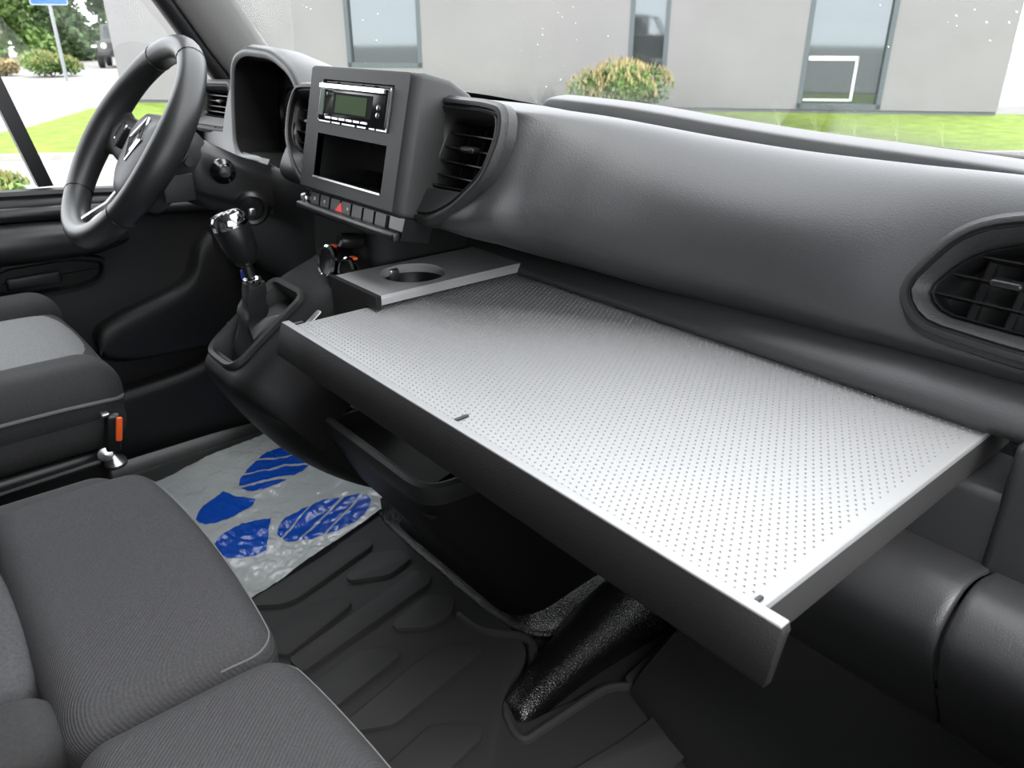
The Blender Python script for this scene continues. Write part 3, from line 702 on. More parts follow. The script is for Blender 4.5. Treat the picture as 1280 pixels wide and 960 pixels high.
clm = empty('steering_column', (-.46, .5, .72), 'dark plastic steering column cover with wiper stalk', 'steering column')
cl = []
for y, zt, zb, w in ((.405, .790, .700, .05), (.41, .80, .69, .062), (.45, .792, .668, .074), (.52, .752, .645, .08), (.60, .72, .63, .082), (.66, .70, .62, .082)):
    cl.append([V((-.46 + p.x, y, p.y)) for p in round_poly([(-w, zb + .02), (-w * .6, zb), (w * .6, zb), (w, zb + .02), (w, zt - .02), (w * .7, zt), (-w * .7, zt), (-w, zt - .02)], .012, 3)])
MB().loft(cl).build('shroud', 'satin_black', clm, angle=50)
s_o = MB().lathe((-.385, .472, .735), (V((-.262, .438, .752)) - V((-.385, .472, .735))), [(.010, 0), (.012, .03), (.019, .062), (.0205, .085), (.019, .10), (.012, .110), (.0115, .124), (.009, .130), (0, .132)], 20).build('wiper_stalk', 'gloss_black', clm)
MB().tube([W(.105, .012, -.06), V((-.56, .43, .76)), V((-.66, .40, .775))], [.008, .011, .009], 10).build('light_stalk', 'satin_black', clm)
MB().lathe((-.385, .52, .668), V((.9, -.35, -.1)), [(.030, 0), (.030, .016), (.025, .022), (.020, .020), (.018, .010), (0, .010)], 24).build('ignition_lock', 'satin_black', clm)
MB().rbox((-.352, .506, .665), (.010, .012, .014), .003, 2, 1).build('key_slot', 'satin_metal', clm)
MB().rbox((-.377, .40, .715), (.004, .05, .045), .002, 2, 2).build('cover_plate', 'dash_dark', clm)

# ================================================================== GEAR LEVER
gear = empty('gear_lever', (-.125, .40, .53), 'gear lever with chrome-capped knob and black leather boot', 'gear lever')
gt = V((0, .125, .09)).normalized(); Fg = frame((-.125, .338, .503), (1, 0, 0), gt)     # a across, b up the slope, c off it
gP = round_poly([(-.052, 0), (.050, 0), (.050, .155), (-.055, .155)], [.028, .03, .02, .02], 5)
MB().loft([[Fg(*p, -.006) for p in inset(gP, -.004)], [Fg(*p, .006) for p in inset(gP, -.003)], [Fg(*p, .009) for p in gP], [Fg(*p, .006) for p in inset(gP, .006)], [Fg(*p, -.004) for p in inset(gP, .009)], [Fg(*p, -.032) for p in inset(gP, .010)]], False, False).build('boot_frame', 'bezel_plastic', gear)
gtop = V((-.125, .405, .614)); gin = inset(gP, .009); ng = len(gin)
wst = V((-.123, .398, .560)); rings = []
for k in range(19):
    t = k / 18; ring = []
    for j, p in enumerate(gin):
        base = Fg(*p, -.030); d = base - Fg(0, .078, -.030); flat = V((d.x, d.y, 0)).normalized(); an = math.atan2(d.y, d.x)
        waist = wst + flat * .021; tip = gtop + flat * .016
        if t < .5:
            g = t / .5; q = base.lerp(waist, g ** .75); q.z = base.z + (waist.z - base.z) * g ** 1.5 if base.z < waist.z else base.z + (waist.z - base.z) * g
        else:
            q = waist.lerp(tip, (t - .5) / .5)
        amp = math.sin(math.pi * min(1, t * 1.02))
        fold = math.sin(an * 3 + 1.0 + 3 * t) * .0055 * amp + .0028 * math.sin(t * 20 + an * 2) * amp
        ring.append(q + flat * fold)
    rings.append(ring)
MB().loft(rings, False, True).build('boot', 'leather', gear)
kb = V((-.128, .402, .640)); kt = V((-.135, .383, .716)); ka = (kt - kb).normalized()
MB().tube([gtop - V((0, 0, .01)), kb + ka * .02], .008, 12).build('shaft', 'satin_black', gear)
MB().lathe(gtop + V((0, 0, -.004)), V((0, -.1, 1)), [(.012, 0), (.0135, .003), (.013, .010), (.009, .013)], 20).build('collar', 'chrome', gear)
kno = MB().lathe(kb, ka, [(.010, 0), (.016, .004), (.022, .018), (.0255, .04), (.0265, .056), (.025, .066), (.0, .067)], 28).build('knob', 'satin_black', gear)
MB().lathe(kb, ka, [(.0262, .060), (.0265, .064), (.0255, .072), (.021, .078), (.017, .0775), (.016, .0755)], 28).build('cap_ring', 'chrome', kno)
MB().lathe(kb, ka, [(.0165, .070), (.0165, .0762), (.008, .0785), (0, .079)], 24).build('shift_emblem', 'gloss_black', kno)
tu = ka.orthogonal().normalized(); tw = ka.cross(tu)
ce_ = kb + ka * .0792; pat = MB()
for a in (-.007, 0, .007): pat.tube([ce_ + tu * a + tw * -.007, ce_ + tu * a + tw * .007], .0008, 5)
pat.tube([ce_ - tu * .007, ce_ + tu * .007], .0008, 5); pat.build('shift_pattern', 'white_print', kno)
MB().tube([kb + ka * .012 + V((-.022, -.004, 0)), V((-.15, .405, .622))], .0035, 8).build('cable', 'bezel_plastic', gear)
MB().rbox((-.148, .402, .620), (.010, .010, .016), .003, 2, 1).build('blue_clip', 'blue_plastic', gear)

# ================================================================== SEATS
def cushion(x0, x1, y0, y1, z0, z1, r, crown=.012, dish=0, front_drop=.0, taper=0.0):
    cx, cy, cz = (x0 + x1) / 2, (y0 + y1) / 2, (z0 + z1) / 2; hx, hy, hz = (x1 - x0) / 2, (y1 - y0) / 2, (z1 - z0) / 2
    def fn(p):
        u, v, w = p.x / hx, p.y / hy, p.z / hz
        t = (w + 1) / 2
        z = p.z + t * (crown * (1 - u ** 4) * (1 - max(0, v) ** 4 * .5) - dish * (1 - v * v) - front_drop * max(0, v) ** 3)
        return V((p.x * (1 + taper * v), p.y + (.012 * (1 - u * u) if v > .5 else 0), z))
    mb = MB().rbox((cx, cy, cz), (x1 - x0, y1 - y0, z1 - z0), r, 6, 14, fn)
    th = R(58); rs, rc = r * math.sin(th), r * math.cos(th); C0 = V((cx, cy, cz)); P = []      # welt line round the front edge
    for k in range(1, 8): P.append((-(hx - r) - rs * math.cos(R(90 * k / 8)), hy - r + rs * math.sin(R(90 * k / 8))))
    for k in range(13): P.append((-(hx - r) + 2 * (hx - r) * k / 12, hy - r + rs))
    for k in range(1, 8): P.append((hx - r + rs * math.sin(R(90 * k / 8)), hy - r + rs * math.cos(R(90 * k / 8))))
    for k in range(3): P.append((hx - r + rs, hy - r - .012 * k))
    mb.welt = [C0 + fn(V((a, b, hz - r + rc))) for a, b in P]
    return mb

ds = empty('driver_seat', (-.51, 0, 0), 'dark driver seat with grey centre panel painted window-lit pale, and piping', 'seat')
cushion(-.76, -.27, -.42, .228, .335, .462, .045, .002).build('cushion', 'seat_bolster', ds)
MB().grid(surf([[V((x, y, .4685 + z + .004 * (1 - ((x + .52) / .12) ** 2))) for y, z in ((-.42, -.012), (-.2, -.006), (.05, 0), (.15, 0), (.195, -.004), (.222, -.018), (.238, -.04))] for x in (-.655, -.64, -.60, -.52, -.45, -.41, -.395)], 4, 5)).build('centre_panel', 'seat_fabric_lit', ds)
cushion(-.765, -.655, -.42, .222, .37, .492, .05, .004).build('outer_bolster', 'seat_bolster', ds)
cushion(-.40, -.265, -.42, .226, .37, .480, .052, .003).build('inner_bolster', 'seat_bolster', ds)
MB().tube(catmull([(-.262, -.40, .432), (-.262, 0, .434), (-.262, .13, .434), (-.266, .19, .43), (-.29, .226, .42), (-.34, .234, .415), (-.5, .238, .41)], 5), .0032, 8).build('piping', 'piping_grey', ds)
MB().rbox((-.52, -.10, .27), (.46, .58, .14), .02, 2, 2).build('seat_base', 'satin_black', ds)
MB().rbox((-.52, -.12, .10), (.40, .46, .20), .01, 2, 2).build('pedestal', 'satin_black', ds)
MB().tube([(-.268, -.3, .318), (-.265, .0, .328), (-.262, .17, .335)], .006, 8).build('height_lever', 'satin_black', ds)
bk = MB().rbox((-.245, .195, .385), (.020, .022, .062), .005, 2, 2, M=Matrix.Rotation(R(-12), 3, 'X')).build('belt_buckle', 'satin_black', ds)
MB().rbox((-.2345, .203, .392), (.006, .010, .040), .003, 2, 2, M=Matrix.Rotation(R(-12), 3, 'X')).build('release_button', 'orange_plastic', bk)
MB().rbox((-.245, .190, .418), (.018, .012, .006), .002, 2, 1).build('latch_plate', 'satin_metal', bk)
MB().lathe((-.245, .178, .352), (.9, -.2, .3), [(.012, 0), (.011, .008), (0, .010)], 14).build('anchor_bolt', 'satin_metal', bk)
MB().lathe((-.25, .190, .327), (.1, -.1, 1), [(.017, 0), (.017, .006), (.008, .016), (.002, .024)], 16).build('anchor_foot', 'satin_metal', bk)
cushion(-.75, -.28, -.58, -.42, .38, 1.05, .06, 0).build('backrest', 'seat_bolster', ds)

bench = empty('passenger_bench', (.36, 0, 0), 'grey woven double passenger bench with two front cushions', 'seat')
def pass_cushion(x0, x1, lab, bol):
    cm = cushion(x0 + .0, x1, -.002, .188, .30, .438, .034, .010, front_drop=.006)
    c = cm.build('cushion_front', 'seat_fabric', bench); tag(c, lab)
    MB().tube(cm.welt, .0011, 6).build('stitching', 'piping_grey', c)
    cushion(x0 + .085, x1 - .085, -.46, -.0005, .29, .437, .03, .008).build('rear_insert', 'seat_fabric_mid', bench)
    cushion(x0 + .002, x0 + .088, -.46, -.001, .29, .436, .03, .008).build('side_bolster', 'seat_bolster', bench)
    cushion(x1 - .088, x1 - .002, -.46, -.001, .29, .436, .03, .008).build('side_bolster', 'seat_bolster', bench)
    cushion(x0 + .01, x1 - .01, -.62, -.46, .40, 1.05, .06, 0).build('backrest', 'seat_fabric', bench)
pass_cushion(-.022, .391, 'inner front cushion next to the plastic floor cover', True)
pass_cushion(.396, .82, 'outer front cushion nearest the tray corner', True)
cushion(-.072, .02, -.46, .150, .29, .424, .04, .004).build('inner_bolster', 'seat_bolster', bench)
MB().rbox((.37, -.15, .20), (.84, .60, .24), .02, 2, 2).build('bench_base', 'satin_black', bench)
MB().box((.37, -.16, .04), (.80, .50, .10)).build('pedestal', 'satin_black', bench, smooth=False)

# ================================================================== FLOOR COVERINGS
def fz(px, py, z=0.0):
    """floor point seen at a photograph position (used to measure the mat pattern once)"""
    f = V((-math.sin(R(49.9)) * math.cos(R(24.9)), math.cos(R(49.9)) * math.cos(R(24.9)), -math.sin(R(24.9))))
    r = V((math.cos(R(49.9)), math.sin(R(49.9)), 0)); u = r.cross(f)
    d = f + r * ((px - 640) / 950) + u * ((480 - py) / 950); t = (z - .95) / d.z
    return V((.95 + d.x * t, d.y * t))
matt = empty('floor_mat', (.2, .4, .0), 'black ribbed rubber floor mat under the passenger tray', 'floor mat')
mo = round_poly([(-.78, -.2), (.93, -.2), (.93, .72), (.40, .80), (.345, .60), (.335, .535), (.290, .53), (.262, .60), (.225, .645), (.18, .655), (-.24, .66), (-.30, .67), (-.80, .70)], [.03, .03, .05, .04, .03, .025, .025, .04, .04, .04, .04, .04, .04], 4)
Fm = frame((0, 0, 0), (1, 0, 0), (0, 1, 0))
prism('mat_base', Fm, mo, .001, .010, 'rubber_mat', matt, bev=.003)
Z1 = lambda X, Y: (320 + X / 3, 640 + Y / 3)
Z2 = lambda X, Y: (640 + X / 3, 640 + Y / 3)
pads = [
    [Z1(*p) for p in ((345, 118), (430, 106), (441, 132), (160, 332), (95, 357), (-60, 362), (60, 290))],
    [Z1(*p) for p in ((337, 245), (440, 160), (545, 150), (588, 180), (500, 245), (350, 268))],
    [Z1(*p) for p in ((185, 355), (340, 325), (366, 352), (120, 548), (-40, 520))],
    [Z1(*p) for p in ((600, 225), (655, 235), (655, 272), (175, 612), (120, 560))],
    [Z1(*p) for p in ((513, 425), (640, 318), (750, 325), (735, 390), (650, 440), (520, 447))],
    [Z1(*p) for p in ((120, 720), (380, 530), (525, 513), (547, 545), (240, 790))],
    [Z1(*p) for p in ((318, 812), (600, 575), (690, 510), (840, 500), (852, 530), (520, 807), (335, 838))],
    [Z1(*p) for p in ((400, 1040), (660, 805), (840, 796), (855, 850), (640, 1060))],
    [Z2(*p) for p in ((120, 1040), (420, 860), (580, 738), (780, 738), (800, 768), (560, 1020))],
    [Z2(*p) for p in ((420, 630), (590, 470), (760, 470), (720, 520), (585, 632), (440, 655))],
    [Z2(*p) for p in ((860, 1000), (1060, 800), (1240, 860), (1180, 1000))],
]
for P in pads:
    q = [fz(*p, z=.012) for p in P]
    if sum(q[i - 1].x * q[i].y - q[i].x * q[i - 1].y for i in range(len(q))) < 0: q = q[::-1]
    q = round_poly(q, .012, 4)
    prism('tread_pad', Fm, q, .008, .0185, 'rubber_mat', matt, bev=.0016)
lipl = [fz(*p, z=.012) for p in (Z1(760, 380), Z1(850, 440), Z1(1010, 470), Z1(1040, 540), Z1(1020, 620), Z1(945, 720), Z1(960, 800), Z2(45, 850), Z2(110, 815), Z2(300, 690), Z2(380, 655), Z2(580, 635), Z2(730, 510), Z2(840, 400))]
MB().tube(catmull([V((p.x, p.y, .009)) for p in lipl], 6), .0085, 8).build('raised_border', 'rubber_mat', matt)
gl_ = [fz(*p, z=.012) for p in (Z2(1040, 670), Z2(900, 810), Z2(740, 970))]
MB().tube([V((p.x, p.y, .010)) for p in gl_], .006, 8).build('rib', 'rubber_mat', matt)

# grained moulding of the floor that shows through the mat's cut-out
hump = []
cl_ = [(.312, .535, .004, .018, .012), (.309, .550, .012, .026, .028), (.300, .60, .014, .032, .040), (.288, .68, .016, .040, .052), (.275, .78, .02, .055, .075), (.262, .90, .03, .075, .12), (.25, 1.02, .05, .09, .2)]
for x, y, z, w, h in cl_:
    hump.append([V((x + w * 1.15 * math.cos(t), y, max(-.005, h * math.sin(t) ** .8 if math.sin(t) > 0 else -.005))) for t in [math.pi * k / 12 for k in range(13)]])
fh_o = MB().grid(surf(hump, 4, 1)).build('floor_hump', 'floor_grain', fl)
skirt = []
for x, y, r in ((-.31, .690, .03), (-.27, .672, .035), (-.2, .664, .038), (-.05, .663, .040), (.1, .665, .042), (.17, .676, .046), (.205, .705, .055), (.235, .76, .07), (.265, .84, .09), (.29, .93, .12)):
    skirt.append((x, y, r))
sk = []
for i, (x, y, r) in enumerate(skirt):
    p0 = skirt[max(0, i - 1)]; p1 = skirt[min(len(skirt) - 1, i + 1)]; t = V((p1[0] - p0[0], p1[1] - p0[1])).normalized(); nrm = V((t.y, -t.x))
    sk.append([V((x + nrm.x * a, y + nrm.y * a, z)) for a, z in ((r * .45, -.004), (r * .42, .010), (r * .2, .019), (-r * .15, .028 + (r - .03)), (-r * .6, .05 + 1.4 * (r - .03)), (-r * 1.3, .10 + 2 * (r - .03)))])
MB().grid(surf(sk, 5, 4)).build('floor_skirt', 'floor_grain', fl)
MB().grid(xsurf([(x, [(.70 - d, .0), (.715 - d, .03), (.76 - d, .055), (.90, .12), (1.0, .22)]) for x, d in ((.40, 0), (.55, .04), (.75, .06), (.93, .06))], 3, 4)).build('floor_toe_board', 'carpet', fl)

# protective plastic sheet with printed footprints
sheet = empty('plastic_floor_cover', (-.48, .45, .014), 'wrinkled white plastic floor cover printed with blue footprints', 'floor cover')
def foil_z(x, y):
    n = noise.noise(V((x * 9, y * 9, 1.3))) * .005 + noise.noise(V((x * 26, y * 22, 4.1))) * .0028 + abs(noise.noise(V((x * 48, y * 60, 7.7)))) * .0026 - abs(noise.noise(V((x * 85 + y * 30, y * 70, 2.2)))) * .0016
    near = max(0, 1 - abs(y - .42 + (x + .3) * .3) / .16)
    return .019 + n * (.75 + .8 * near)
s00, s10, s11, s01 = V((-.120, .12)), V((-.286, .695)), V((-.79, .735)), V((-.66, .12))
NU, NV_ = 170, 180
MB().grid([[(lambda q: V((q.x, q.y, foil_z(q.x, q.y))))((s00.lerp(s10, j / NV_)).lerp(s01.lerp(s11, j / NV_), i / NU)) for j in range(NV_ + 1)] for i in range(NU + 1)]).build('sheet', 'foil', sheet)
Z3 = lambda X, Y: (200 + X / 4.173, 530 + Y / 4.173)
def print_piece(name, poly):
    q = [fz(*Z3(*p), z=.019) for p in poly]
    if sum(q[i - 1].x * q[i].y - q[i].x * q[i - 1].y for i in range(len(q))) < 0: q = q[::-1]
    bm = bmesh.new(); n = 10
    for tri in tessellate_polygon([[V((p.x, p.y, 0)) for p in q]]):
        t3 = [q[k] for k in tri]
        if (t3[1] - t3[0]).cross(t3[2] - t3[0]) < 0: t3 = t3[::-1]
        bt = bmesh.new(); vv = {}
        n = max(2, min(30, round(max((t3[1] - t3[0]).length, (t3[2] - t3[0]).length, (t3[2] - t3[1]).length) / .006)))
        for a in range(n + 1):
            for b in range(n + 1 - a):
                p = t3[0] + (t3[1] - t3[0]) * (a / n) + (t3[2] - t3[0]) * (b / n); vv[a, b] = bm.verts.new((p.x, p.y, 0))
        for a in range(n):
            for b in range(n - a):
                bm.faces.new((vv[a, b], vv[a + 1, b], vv[a, b + 1]))
                if a + b < n - 1: bm.faces.new((vv[a + 1, b], vv[a + 1, b + 1], vv[a, b + 1]))
        bt.free()
    off = root_offset(sheet)
    for v_ in bm.verts: v_.co = V((v_.co.x, v_.co.y, foil_z(v_.co.x, v_.co.y) + .0008)) - off
    for f in bm.faces: f.smooth = True
    me = bpy.data.meshes.new(name); bm.to_mesh(me); bm.free(); me.materials.append(MATS['foil_blue'])
    o = bpy.data.objects.new(name, me); col.objects.link(o); o.parent = sheet; return o
def clip_ellipse(cx, cy, a, b, ang, lo, hi, n=28, bend=0):
    """slice of an ellipse between lo..hi along its long axis, in sheet picture units"""
    ca, sa = math.cos(R(ang)), math.sin(R(ang)); P = []
    for k in range(n + 1):
        t = lo + (hi - lo) * k / n; P.append((t * a, b * math.sqrt(max(0, 1 - t * t))))
    P += [(x, -y) for x, y in reversed(P)]
    out = []
    for x, y in P:
        p = (cx + x * ca - y * sa, cy + x * sa + y * ca)
        if not out or (V(p) - V(out[-1])).length > 1: out.append(p)
    return out
soleA = [  # upper footprint, four bands between wavy gaps
    [(510, 190), (560, 150), (620, 128), (680, 118), (730, 135), (770, 160), (700, 162), (640, 178)],
    [(440, 258), (455, 235), (500, 198), (640, 186), (705, 168), (775, 172), (806, 185), (795, 205), (650, 215), (580, 240)],
    [(410, 318), (415, 290), (432, 268), (580, 250), (655, 226), (780, 216), (740, 250), (700, 270), (620, 280), (560, 300)],
    [(418, 330), (560, 310), (630, 292), (665, 291), (600, 325), (540, 345), (490, 352), (450, 346)],
]
for P in soleA: print_piece('sole_print', P)
print_piece('heel_print', [(330, 346), (380, 368), (440, 384), (498, 388), (480, 420), (430, 460), (360, 500), (290, 522), (235, 528), (205, 518), (186, 495), (205, 455), (260, 400)])
print_piece('heel_print', [(580, 495), (500, 505), (440, 520), (370, 560), (310, 600), (285, 630), (320, 680), (350, 702), (420, 702), (500, 685), (556, 660), (566, 610), (570, 550)])
for P in ([(618, 545), (650, 500), (700, 465), (780, 430), (700, 520), (630, 600), (612, 580)],
          [(640, 605), (710, 520), (795, 425), (850, 398), (940, 382), (880, 450), (790, 540), (720, 612), (670, 620)],
          [(735, 612), (800, 545), (895, 448), (962, 380), (1045, 365), (990, 430), (920, 500), (850, 580), (790, 605)],
          [(865, 575), (930, 505), (1000, 435), (1058, 370), (1085, 375), (1100, 395), (1095, 425), (1060, 475), (1000, 520), (930, 555)]):
    print_piece('sole_print', P)

# ================================================================== OUTSIDE
GZ = -.6
gr = MB().box((-20, 15, GZ - .1), (160, 160, .2)).build('ground', 'paving', smooth=False); tag(gr, 'pale paved road and parking ground', kind='structure')
lawnP = [(-11.9, .6), (-11.0, 2.1), (-8.6, 5.0), (-3.8, 11.0), (-2.6, 12.4), (2.0, 18.0), (8, 26), (2, 34), (-4.2, 18.8), (-19.6, 5.4), (-18.2, 4.2), (-15.3, 2.6), (-13.6, 1.2)]
def prism_z(name, P, z0, z1, m_, parent=None, **kw):
    return MB().loft([[V((x, y, z)) for x, y in P] for z in (z0, z1)]).build(name, m_, parent, smooth=False, **kw)
lawn = prism_z('lawn', lawnP, GZ - .05, GZ + .03, 'grass_green'); tag(lawn, 'bright green lawn strip in front of the grey building', kind='structure')
kb_ = MB(); ln = lawnP[:7]
for i in range(len(ln) - 1):
    a, b = V(ln[i]), V(ln[i + 1]); d = (b - a).normalized(); nn = V((d.y, -d.x)) * .07
    kb_.loft([[V((p.x, p.y, z)) for p in (a - nn, a + nn, b + nn, b - nn)] for z in (GZ - .03, GZ + .07)])
tag(kb_.build('kerb', 'kerb', smooth=False), 'pale concrete kerb along the lawn', kind='structure')

bld = empty('building', (-12, 11.5, GZ), 'long grey rendered building with tall narrow windows beyond the lawn', 'building')
wa, wb_ = V((-19.45, 5.25)), V((-5.03, 17.55)); wd = (wb_ - wa).normalized(); wl = (wb_ - wa).length; wn_ = V((wd.y, -wd.x))
if wn_.dot(V((.95, 0)) - wa) < 0: wn_ = -wn_
def B(s_, z, c=0): p = wa + wd * s_ + wn_ * c; return V((p.x, p.y, GZ + z))
def ray_wall(px):
    """distance along the facade at which a photograph column meets its foot"""
    f = V((-math.sin(R(49.9)) * math.cos(R(24.9)), math.cos(R(49.9)) * math.cos(R(24.9)), -math.sin(R(24.9)))); r = V((math.cos(R(49.9)), math.sin(R(49.9)), 0)); u = r.cross(f)
    d = f + r * ((px[0] - 640) / 950) + u * ((480 - px[1]) / 950); d2 = V((d.x, d.y)); o2 = V((.95, 0))
    den = d2.x * wd.y - d2.y * wd.x; e = wa - o2; t = (e.x * wd.y - e.y * wd.x) / den
    return (o2 + d2 * t - wa).dot(wd), .95 + d.z * t - GZ
H = 4.2
wins = []
for p0, p1, bot in (((430, 20), (525, 20), (480, 84)), ((788, 20), (838, 20), (800, 100)), ((1012, 20), (1122, 20), (1060, 138))):
    s0, s1 = ray_wall(p0)[0], ray_wall(p1)[0]; zb = max(.12, ray_wall(bot)[1])
    wins.append((s0, s1, zb))
edges = [0] + [e for w in wins for e in w[:2]] + [wl]
for i in range(0, len(edges), 2):
    s0, s1 = edges[i], edges[i + 1]; n = max(1, round((s1 - s0) / 2.6))
    for k in range(n):
        a, b = s0 + (s1 - s0) * k / n, s0 + (s1 - s0) * (k + 1) / n
        MB().loft([[B(s_, z, c) for s_, c in ((a, -.3), (b, -.3), (b, 0), (a, 0))] for z in (.10, H)]).build('wall_panel', 'wall_grey', bld, smooth=False)
for s0, s1, zb in wins:
    MB().loft([[B(s_, z, c) for s_, c in ((s0, -.3), (s1, -.3), (s1, 0), (s0, 0))] for z in (.10, zb)]).build('wall_panel', 'wall_grey', bld, smooth=False)
    MB().loft([[B(s_, z, c) for s_, c in ((s0, -.3), (s1, -.3), (s1, 0), (s0, 0))] for z in (3.2, H)]).build('wall_panel', 'wall_grey', bld, smooth=False)
    fw = .09
    fr2 = MB()
    for a, b, z0, z1 in ((s0, s0 + fw, zb, 3.2), (s1 - fw, s1, zb, 3.2), (s0, s1, zb, zb + fw), (s0, s1, 3.2 - fw, 3.2)):
        fr2.loft([[B(s_, z, c) for s_, c in ((a, -.12), (b, -.12), (b, .012), (a, .012))] for z in (z0, z1)])
    fo = fr2.build('window', 'window_frame', bld, smooth=False)
    MB().loft([[B(s_, z, c) for s_, c in ((s0 + fw, -.10), (s1 - fw, -.10), (s1 - fw, -.085), (s0 + fw, -.085))] for z in (zb + fw, 3.2 - fw)]).build('pane', 'building_glass', fo, smooth=False)
MB().loft([[B(s_, z, c) for s_, c in ((0, -.3), (wl, -.3), (wl, -.03), (0, -.03))] for z in (0, .10)]).build('plinth', 'wall_base', bld, smooth=False)
MB().loft([[B(s_, z, c) for s_, c in ((-.05, -8), (wl + .05, -8), (wl + .05, .06), (-.05, .06))] for z in (H, H + .15)]).build('roof', 'wall_base', bld, smooth=False)
for s_ in (0, wl):
    MB().loft([[B(s_ + d, z, c) for d, c in ((-.01, -8), (.01, -8), (.01, -.3), (-.01, -.3))] for z in (0, H)]).build('end_wall', 'wall_grey', bld, smooth=False)
# pale sash bars in the wide right-hand window
s0, s1, zb = wins[2]
fr2 = MB()
for a, b, z0, z1 in ((s0 + .12, s1 - .55, 1.02, 1.10), (s0 + .12, s1 - .55, zb + .14, zb + .18), (s1 - .60, s1 - .55, zb + .14, 1.10)):
    fr2.loft([[B(s_, z, c) for s_, c in ((a, -.085), (b, -.085), (b, -.07), (a, -.07))] for z in (z0, z1)])
fr2.build('sash_bar', 'car_light', bld, smooth=False)

def leaves(mb, n, fn, size, flat=False):
    for _ in range(n):
        p, up = fn(); a = V((random.gauss(0, 1), random.gauss(0, 1), random.gauss(0, 1))).normalized()
        if up: u = V((random.gauss(0, .25), random.gauss(0, .25), 1)).normalized()
        else: u = V((random.gauss(0, 1), random.gauss(0, 1), random.gauss(0, .8))).normalized()
        w = a.cross(u).normalized(); s_ = size * random.uniform(.6, 1.3)
        mb.add([p - u * s_, p + w * s_ * (.22 if up else .5), p + u * s_, p - w * s_ * (.22 if up else .5)], [(0, 1, 2, 3)])
def bush(name, c, rx, rz_, label, group=None, n=2500, size=.09, m_='leaf_green', shoots=True, lumps=9):
    o = empty(name, (c[0], c[1], GZ), label, 'shrub', group)
    L = [(random.uniform(-.6, .6) * rx, random.uniform(-.6, .6) * rx, rz_ * random.uniform(.35, .75), random.uniform(.35, .55)) for _ in range(lumps)]
    def fn():
        lx, ly, lz, k = random.choice(L); d = V((random.gauss(0, 1), random.gauss(0, 1), random.gauss(0, 1))).normalized() * (random.random() ** .3)
        return V((c[0] + lx + d.x * rx * k, c[1] + ly + d.y * rx * k, GZ + max(.02, lz + d.z * rz_ * k * .8))), False
    mb = MB(); leaves(mb, n, fn, size); mb.build('foliage', m_, o, smooth=False, merge=1e-9)
    if shoots:
        def fn2():
            lx, ly, lz, k = random.choice(L); d = V((random.gauss(0, 1), random.gauss(0, 1), abs(random.gauss(0, 1)))).normalized()
            return V((c[0] + lx + d.x * rx * k, c[1] + ly + d.y * rx * k, GZ + lz + d.z * rz_ * k * .85)), True
        mb = MB(); leaves(mb, n // 3, fn2, size * 1.3); mb.build('shoots', 'leaf_yellow' if shoots is True else shoots, o, smooth=False, merge=1e-9)
    st_ = MB()
    for k in range(5): st_.tube([(c[0] + .05 * k - .1, c[1], GZ - .02), (c[0] + random.uniform(-.4, .4) * rx, c[1] + random.uniform(-.4, .4) * rx, GZ + rz_ * .6)], .02, 5)
    st_.build('stems', 'bark', o)
    return o
bush('round_bush', (-9.55, 11.7), 1.0, 1.02, 'rounded yellow-green bush in front of the grey building wall', n=6000, size=.05, shoots='shoot_tan', lumps=14)
bush('low_shrub', (-33.5, 6.6), 1.15, .85, 'low yellow-green shrub at the foot of the sign pole', n=2500, size=.08, shoots=True)
bush('low_shrub', (-35.5, 5.4), .7, .6, 'low brownish shrub left of the sign pole', n=1200, size=.08, m_='shoot_tan', shoots=False)
bush('low_shrub', (-15.0, 1.15), .55, .75, 'small shrub behind the slanted window bar', n=2200, size=.05, shoots='shoot_tan')
bush('low_shrub', (-8.1, .98), .38, .28, 'low clump of greenery below the driver window', n=1200, size=.04, shoots=True)
bush('low_shrub', (-4.2, 20.3), .75, 1.5, 'green shrub past the right corner of the building', n=2200, size=.08, shoots=True)

def tree(c, h, rad_, label, m_):
    o = empty('tree', (c[0], c[1], GZ), label, 'tree', 'trees across the road')
    MB().tube([(c[0], c[1], GZ - .05), (c[0] + .1, c[1], GZ + h * .4), (c[0], c[1] + .15, GZ + h * .8)], [.16, .12, .04], 8).build('trunk', 'bark', o)
    L = [(random.uniform(-.7, .7), random.uniform(-.7, .7), random.uniform(.08, .95), random.uniform(.3, .5)) for _ in range(22)]
    def fn():
        lx, ly, lz, k = random.choice(L); d = V((random.gauss(0, 1), random.gauss(0, 1), random.gauss(0, 1))).normalized() * random.random() ** .4
        return V((c[0] + (lx + d.x * k) * rad_, c[1] + (ly + d.y * k) * rad_, GZ + max(.05, lz * h + d.z * k * rad_))), False
    mb = MB(); leaves(mb, 11000, fn, .19); mb.build('crown', m_, o, smooth=False, merge=1e-9)
tree((-46.5, 7.2), 6.5, 2.3, 'leafy green tree at the left edge, left of the sign', 'leaf_green')
tree((-51.5, 11.2), 6.5, 2.2, 'darker leafy tree behind the sign and parked car', 'leaf_deep')
tree((-53.5, 5.4), 6.8, 2.6, 'dark tree filling the background at far left', 'leaf_deep')
tree((-59, 10.6), 7.5, 2.7, 'bright leafy tree in the far background behind the sign', 'leaf_green')
tree((-59, 16.6), 7.5, 2.8, 'dark leafy tree in the far background behind the parked car', 'leaf_deep')
tree((-66, 5.5), 8.0, 3.2, 'tall green tree farthest back at the left', 'leaf_green')

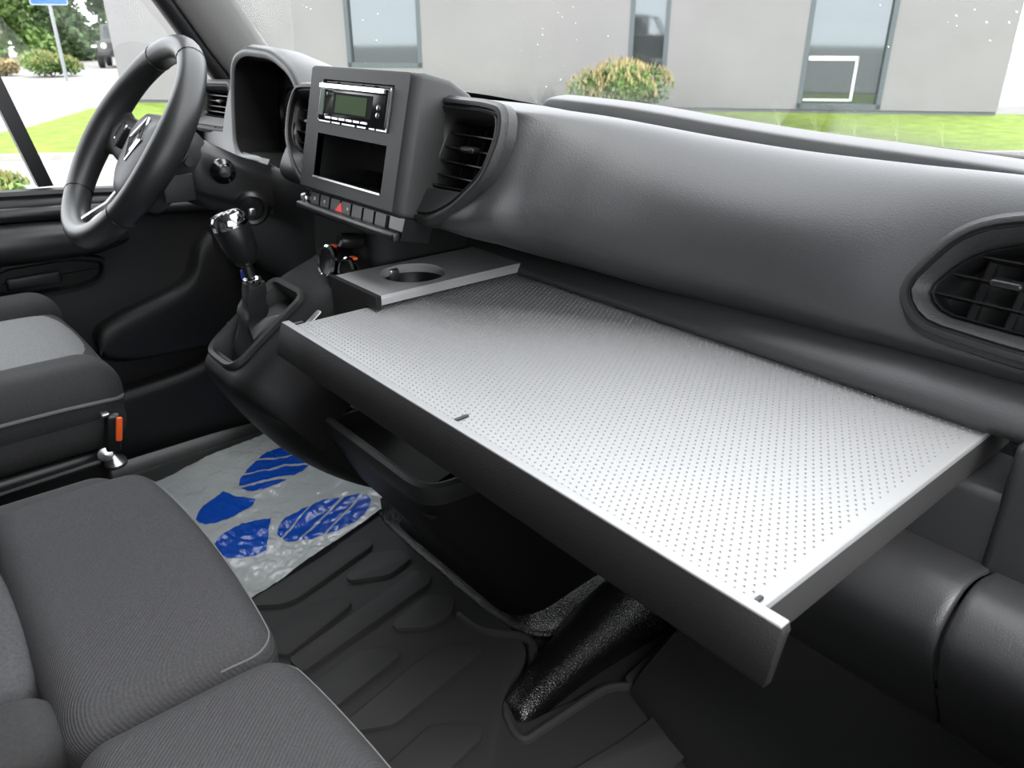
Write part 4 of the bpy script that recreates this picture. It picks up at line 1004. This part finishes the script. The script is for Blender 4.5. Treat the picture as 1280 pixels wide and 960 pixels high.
# parking sign on its pole
sg = empty('road_sign', (-30.2, 6.35, GZ), 'blue square parking sign on a grey pole', 'road sign')
MB().tube([(-30.2, 6.35, GZ), (-30.2, 6.35, GZ + 3.4)], .055, 10).build('pole', 'pole_grey', sg)
vd = (V((.95, 0, 0)) - V((-30.2, 6.35, 0))).normalized(); ud = V((-vd.y, vd.x, 0))
Fs = frame(V((-30.2, 6.35, GZ + 2.88)) + vd * .07, ud, (0, 0, 1))
sp_ = round_poly([(-.55, -.55), (.55, -.55), (.55, .55), (-.55, .55)], .08, 4)
prism('plate', Fs, sp_, -.01, .01, 'sign_white', sg); prism('blue_field', Fs, inset(sp_, .025), .008, .014, 'sign_blue', sg)
MB().fbox(Fs, -.22, -.10, -.36, .36, .013, .02).fbox(Fs, -.10, .14, .26, .36, .013, .02).fbox(Fs, -.10, .14, -.02, .08, .013, .02).fbox(Fs, .12, .22, .0, .34, .013, .02).build('letter', 'sign_white', sg, smooth=False)

# parked off-road car, seen from its front corner
jc = V((-41.5, 11.3)); car = empty('off_road_car', (jc.x, jc.y, GZ), 'boxy dark olive off-road car parked beyond the building corner', 'car')
cd = V((.93, -.36)).normalized(); cn = V((-cd.y, cd.x))     # forward, left
def J(a, b, z): p = jc + cd * a + cn * b; return V((p.x, p.y, GZ + z))
def jbox(nm, a0, a1, b0, b1, z0, z1, m_, par, tp=1.0):
    Ft = lambda a, b, z: J(a, b * (tp if z == z1 else 1), z)
    vs_ = [Ft(a, b, z) for a in (a0, a1) for b in (b0, b1) for z in (z0, z1)]
    return MB().add(vs_, [(0, 1, 3, 2), (4, 6, 7, 5), (0, 4, 5, 1), (2, 3, 7, 6), (0, 2, 6, 4), (1, 5, 7, 3)]).build(nm, m_, par, smooth=False)
jb = jbox('body', -1.9, 1.9, -.78, .78, .55, 1.15, 'car_paint', car)
jbox('bonnet', .4, 1.85, -.62, .62, 1.15, 1.25, 'car_paint', car, .92)
cab = jbox('cabin', -1.85, .45, -.76, .76, 1.15, 1.85, 'car_paint', car, .88)
jbox('windscreen', .44, .49, -.60, .60, 1.24, 1.78, 'car_glass', cab, .88)
for sd in (-1, 1):
    for a0 in (-1.7, -.85, -.05): jbox('side_window', a0, a0 + .48 if a0 > -.1 else a0 + .7, sd * .70 - .06, sd * .70 + .06, 1.25, 1.72, 'car_glass', cab, .93)
jbox('bumper', 1.9, 2.1, -.85, .85, .50, .70, 'tyre', car)
jbox('grille', 1.89, 1.93, -.35, .35, .72, 1.08, 'satin_black', car)
for sd in (-1, 1):
    MB().lathe(J(1.89, sd * .5, .95), V((cd.x, cd.y, 0)), [(.12, 0), (.12, .04), (.06, .06), (0, .06)], 16).build('headlamp', 'car_light', car)
    jbox('mudguard', .9, 1.85, sd * .88 - .14, sd * .88 + .14, .88, .98, 'car_paint' if sd > 0 else 'car_light', car)
    for a in (1.3, -1.25):
        w_ = MB().lathe(J(a, sd * .80 - .12, .40), V((cn.x, cn.y, 0)), [(.2, 0), (.38, .01), (.41, .05), (.41, .20), (.38, .24), (.2, .25)], 20).build('wheel', 'tyre', car)
        MB().lathe(J(a, sd * .92, .40), V((cn.x, cn.y, 0)) * sd, [(.20, 0), (.20, .012), (.05, .03), (0, .03)], 14).build('hub', 'pole_grey', w_)
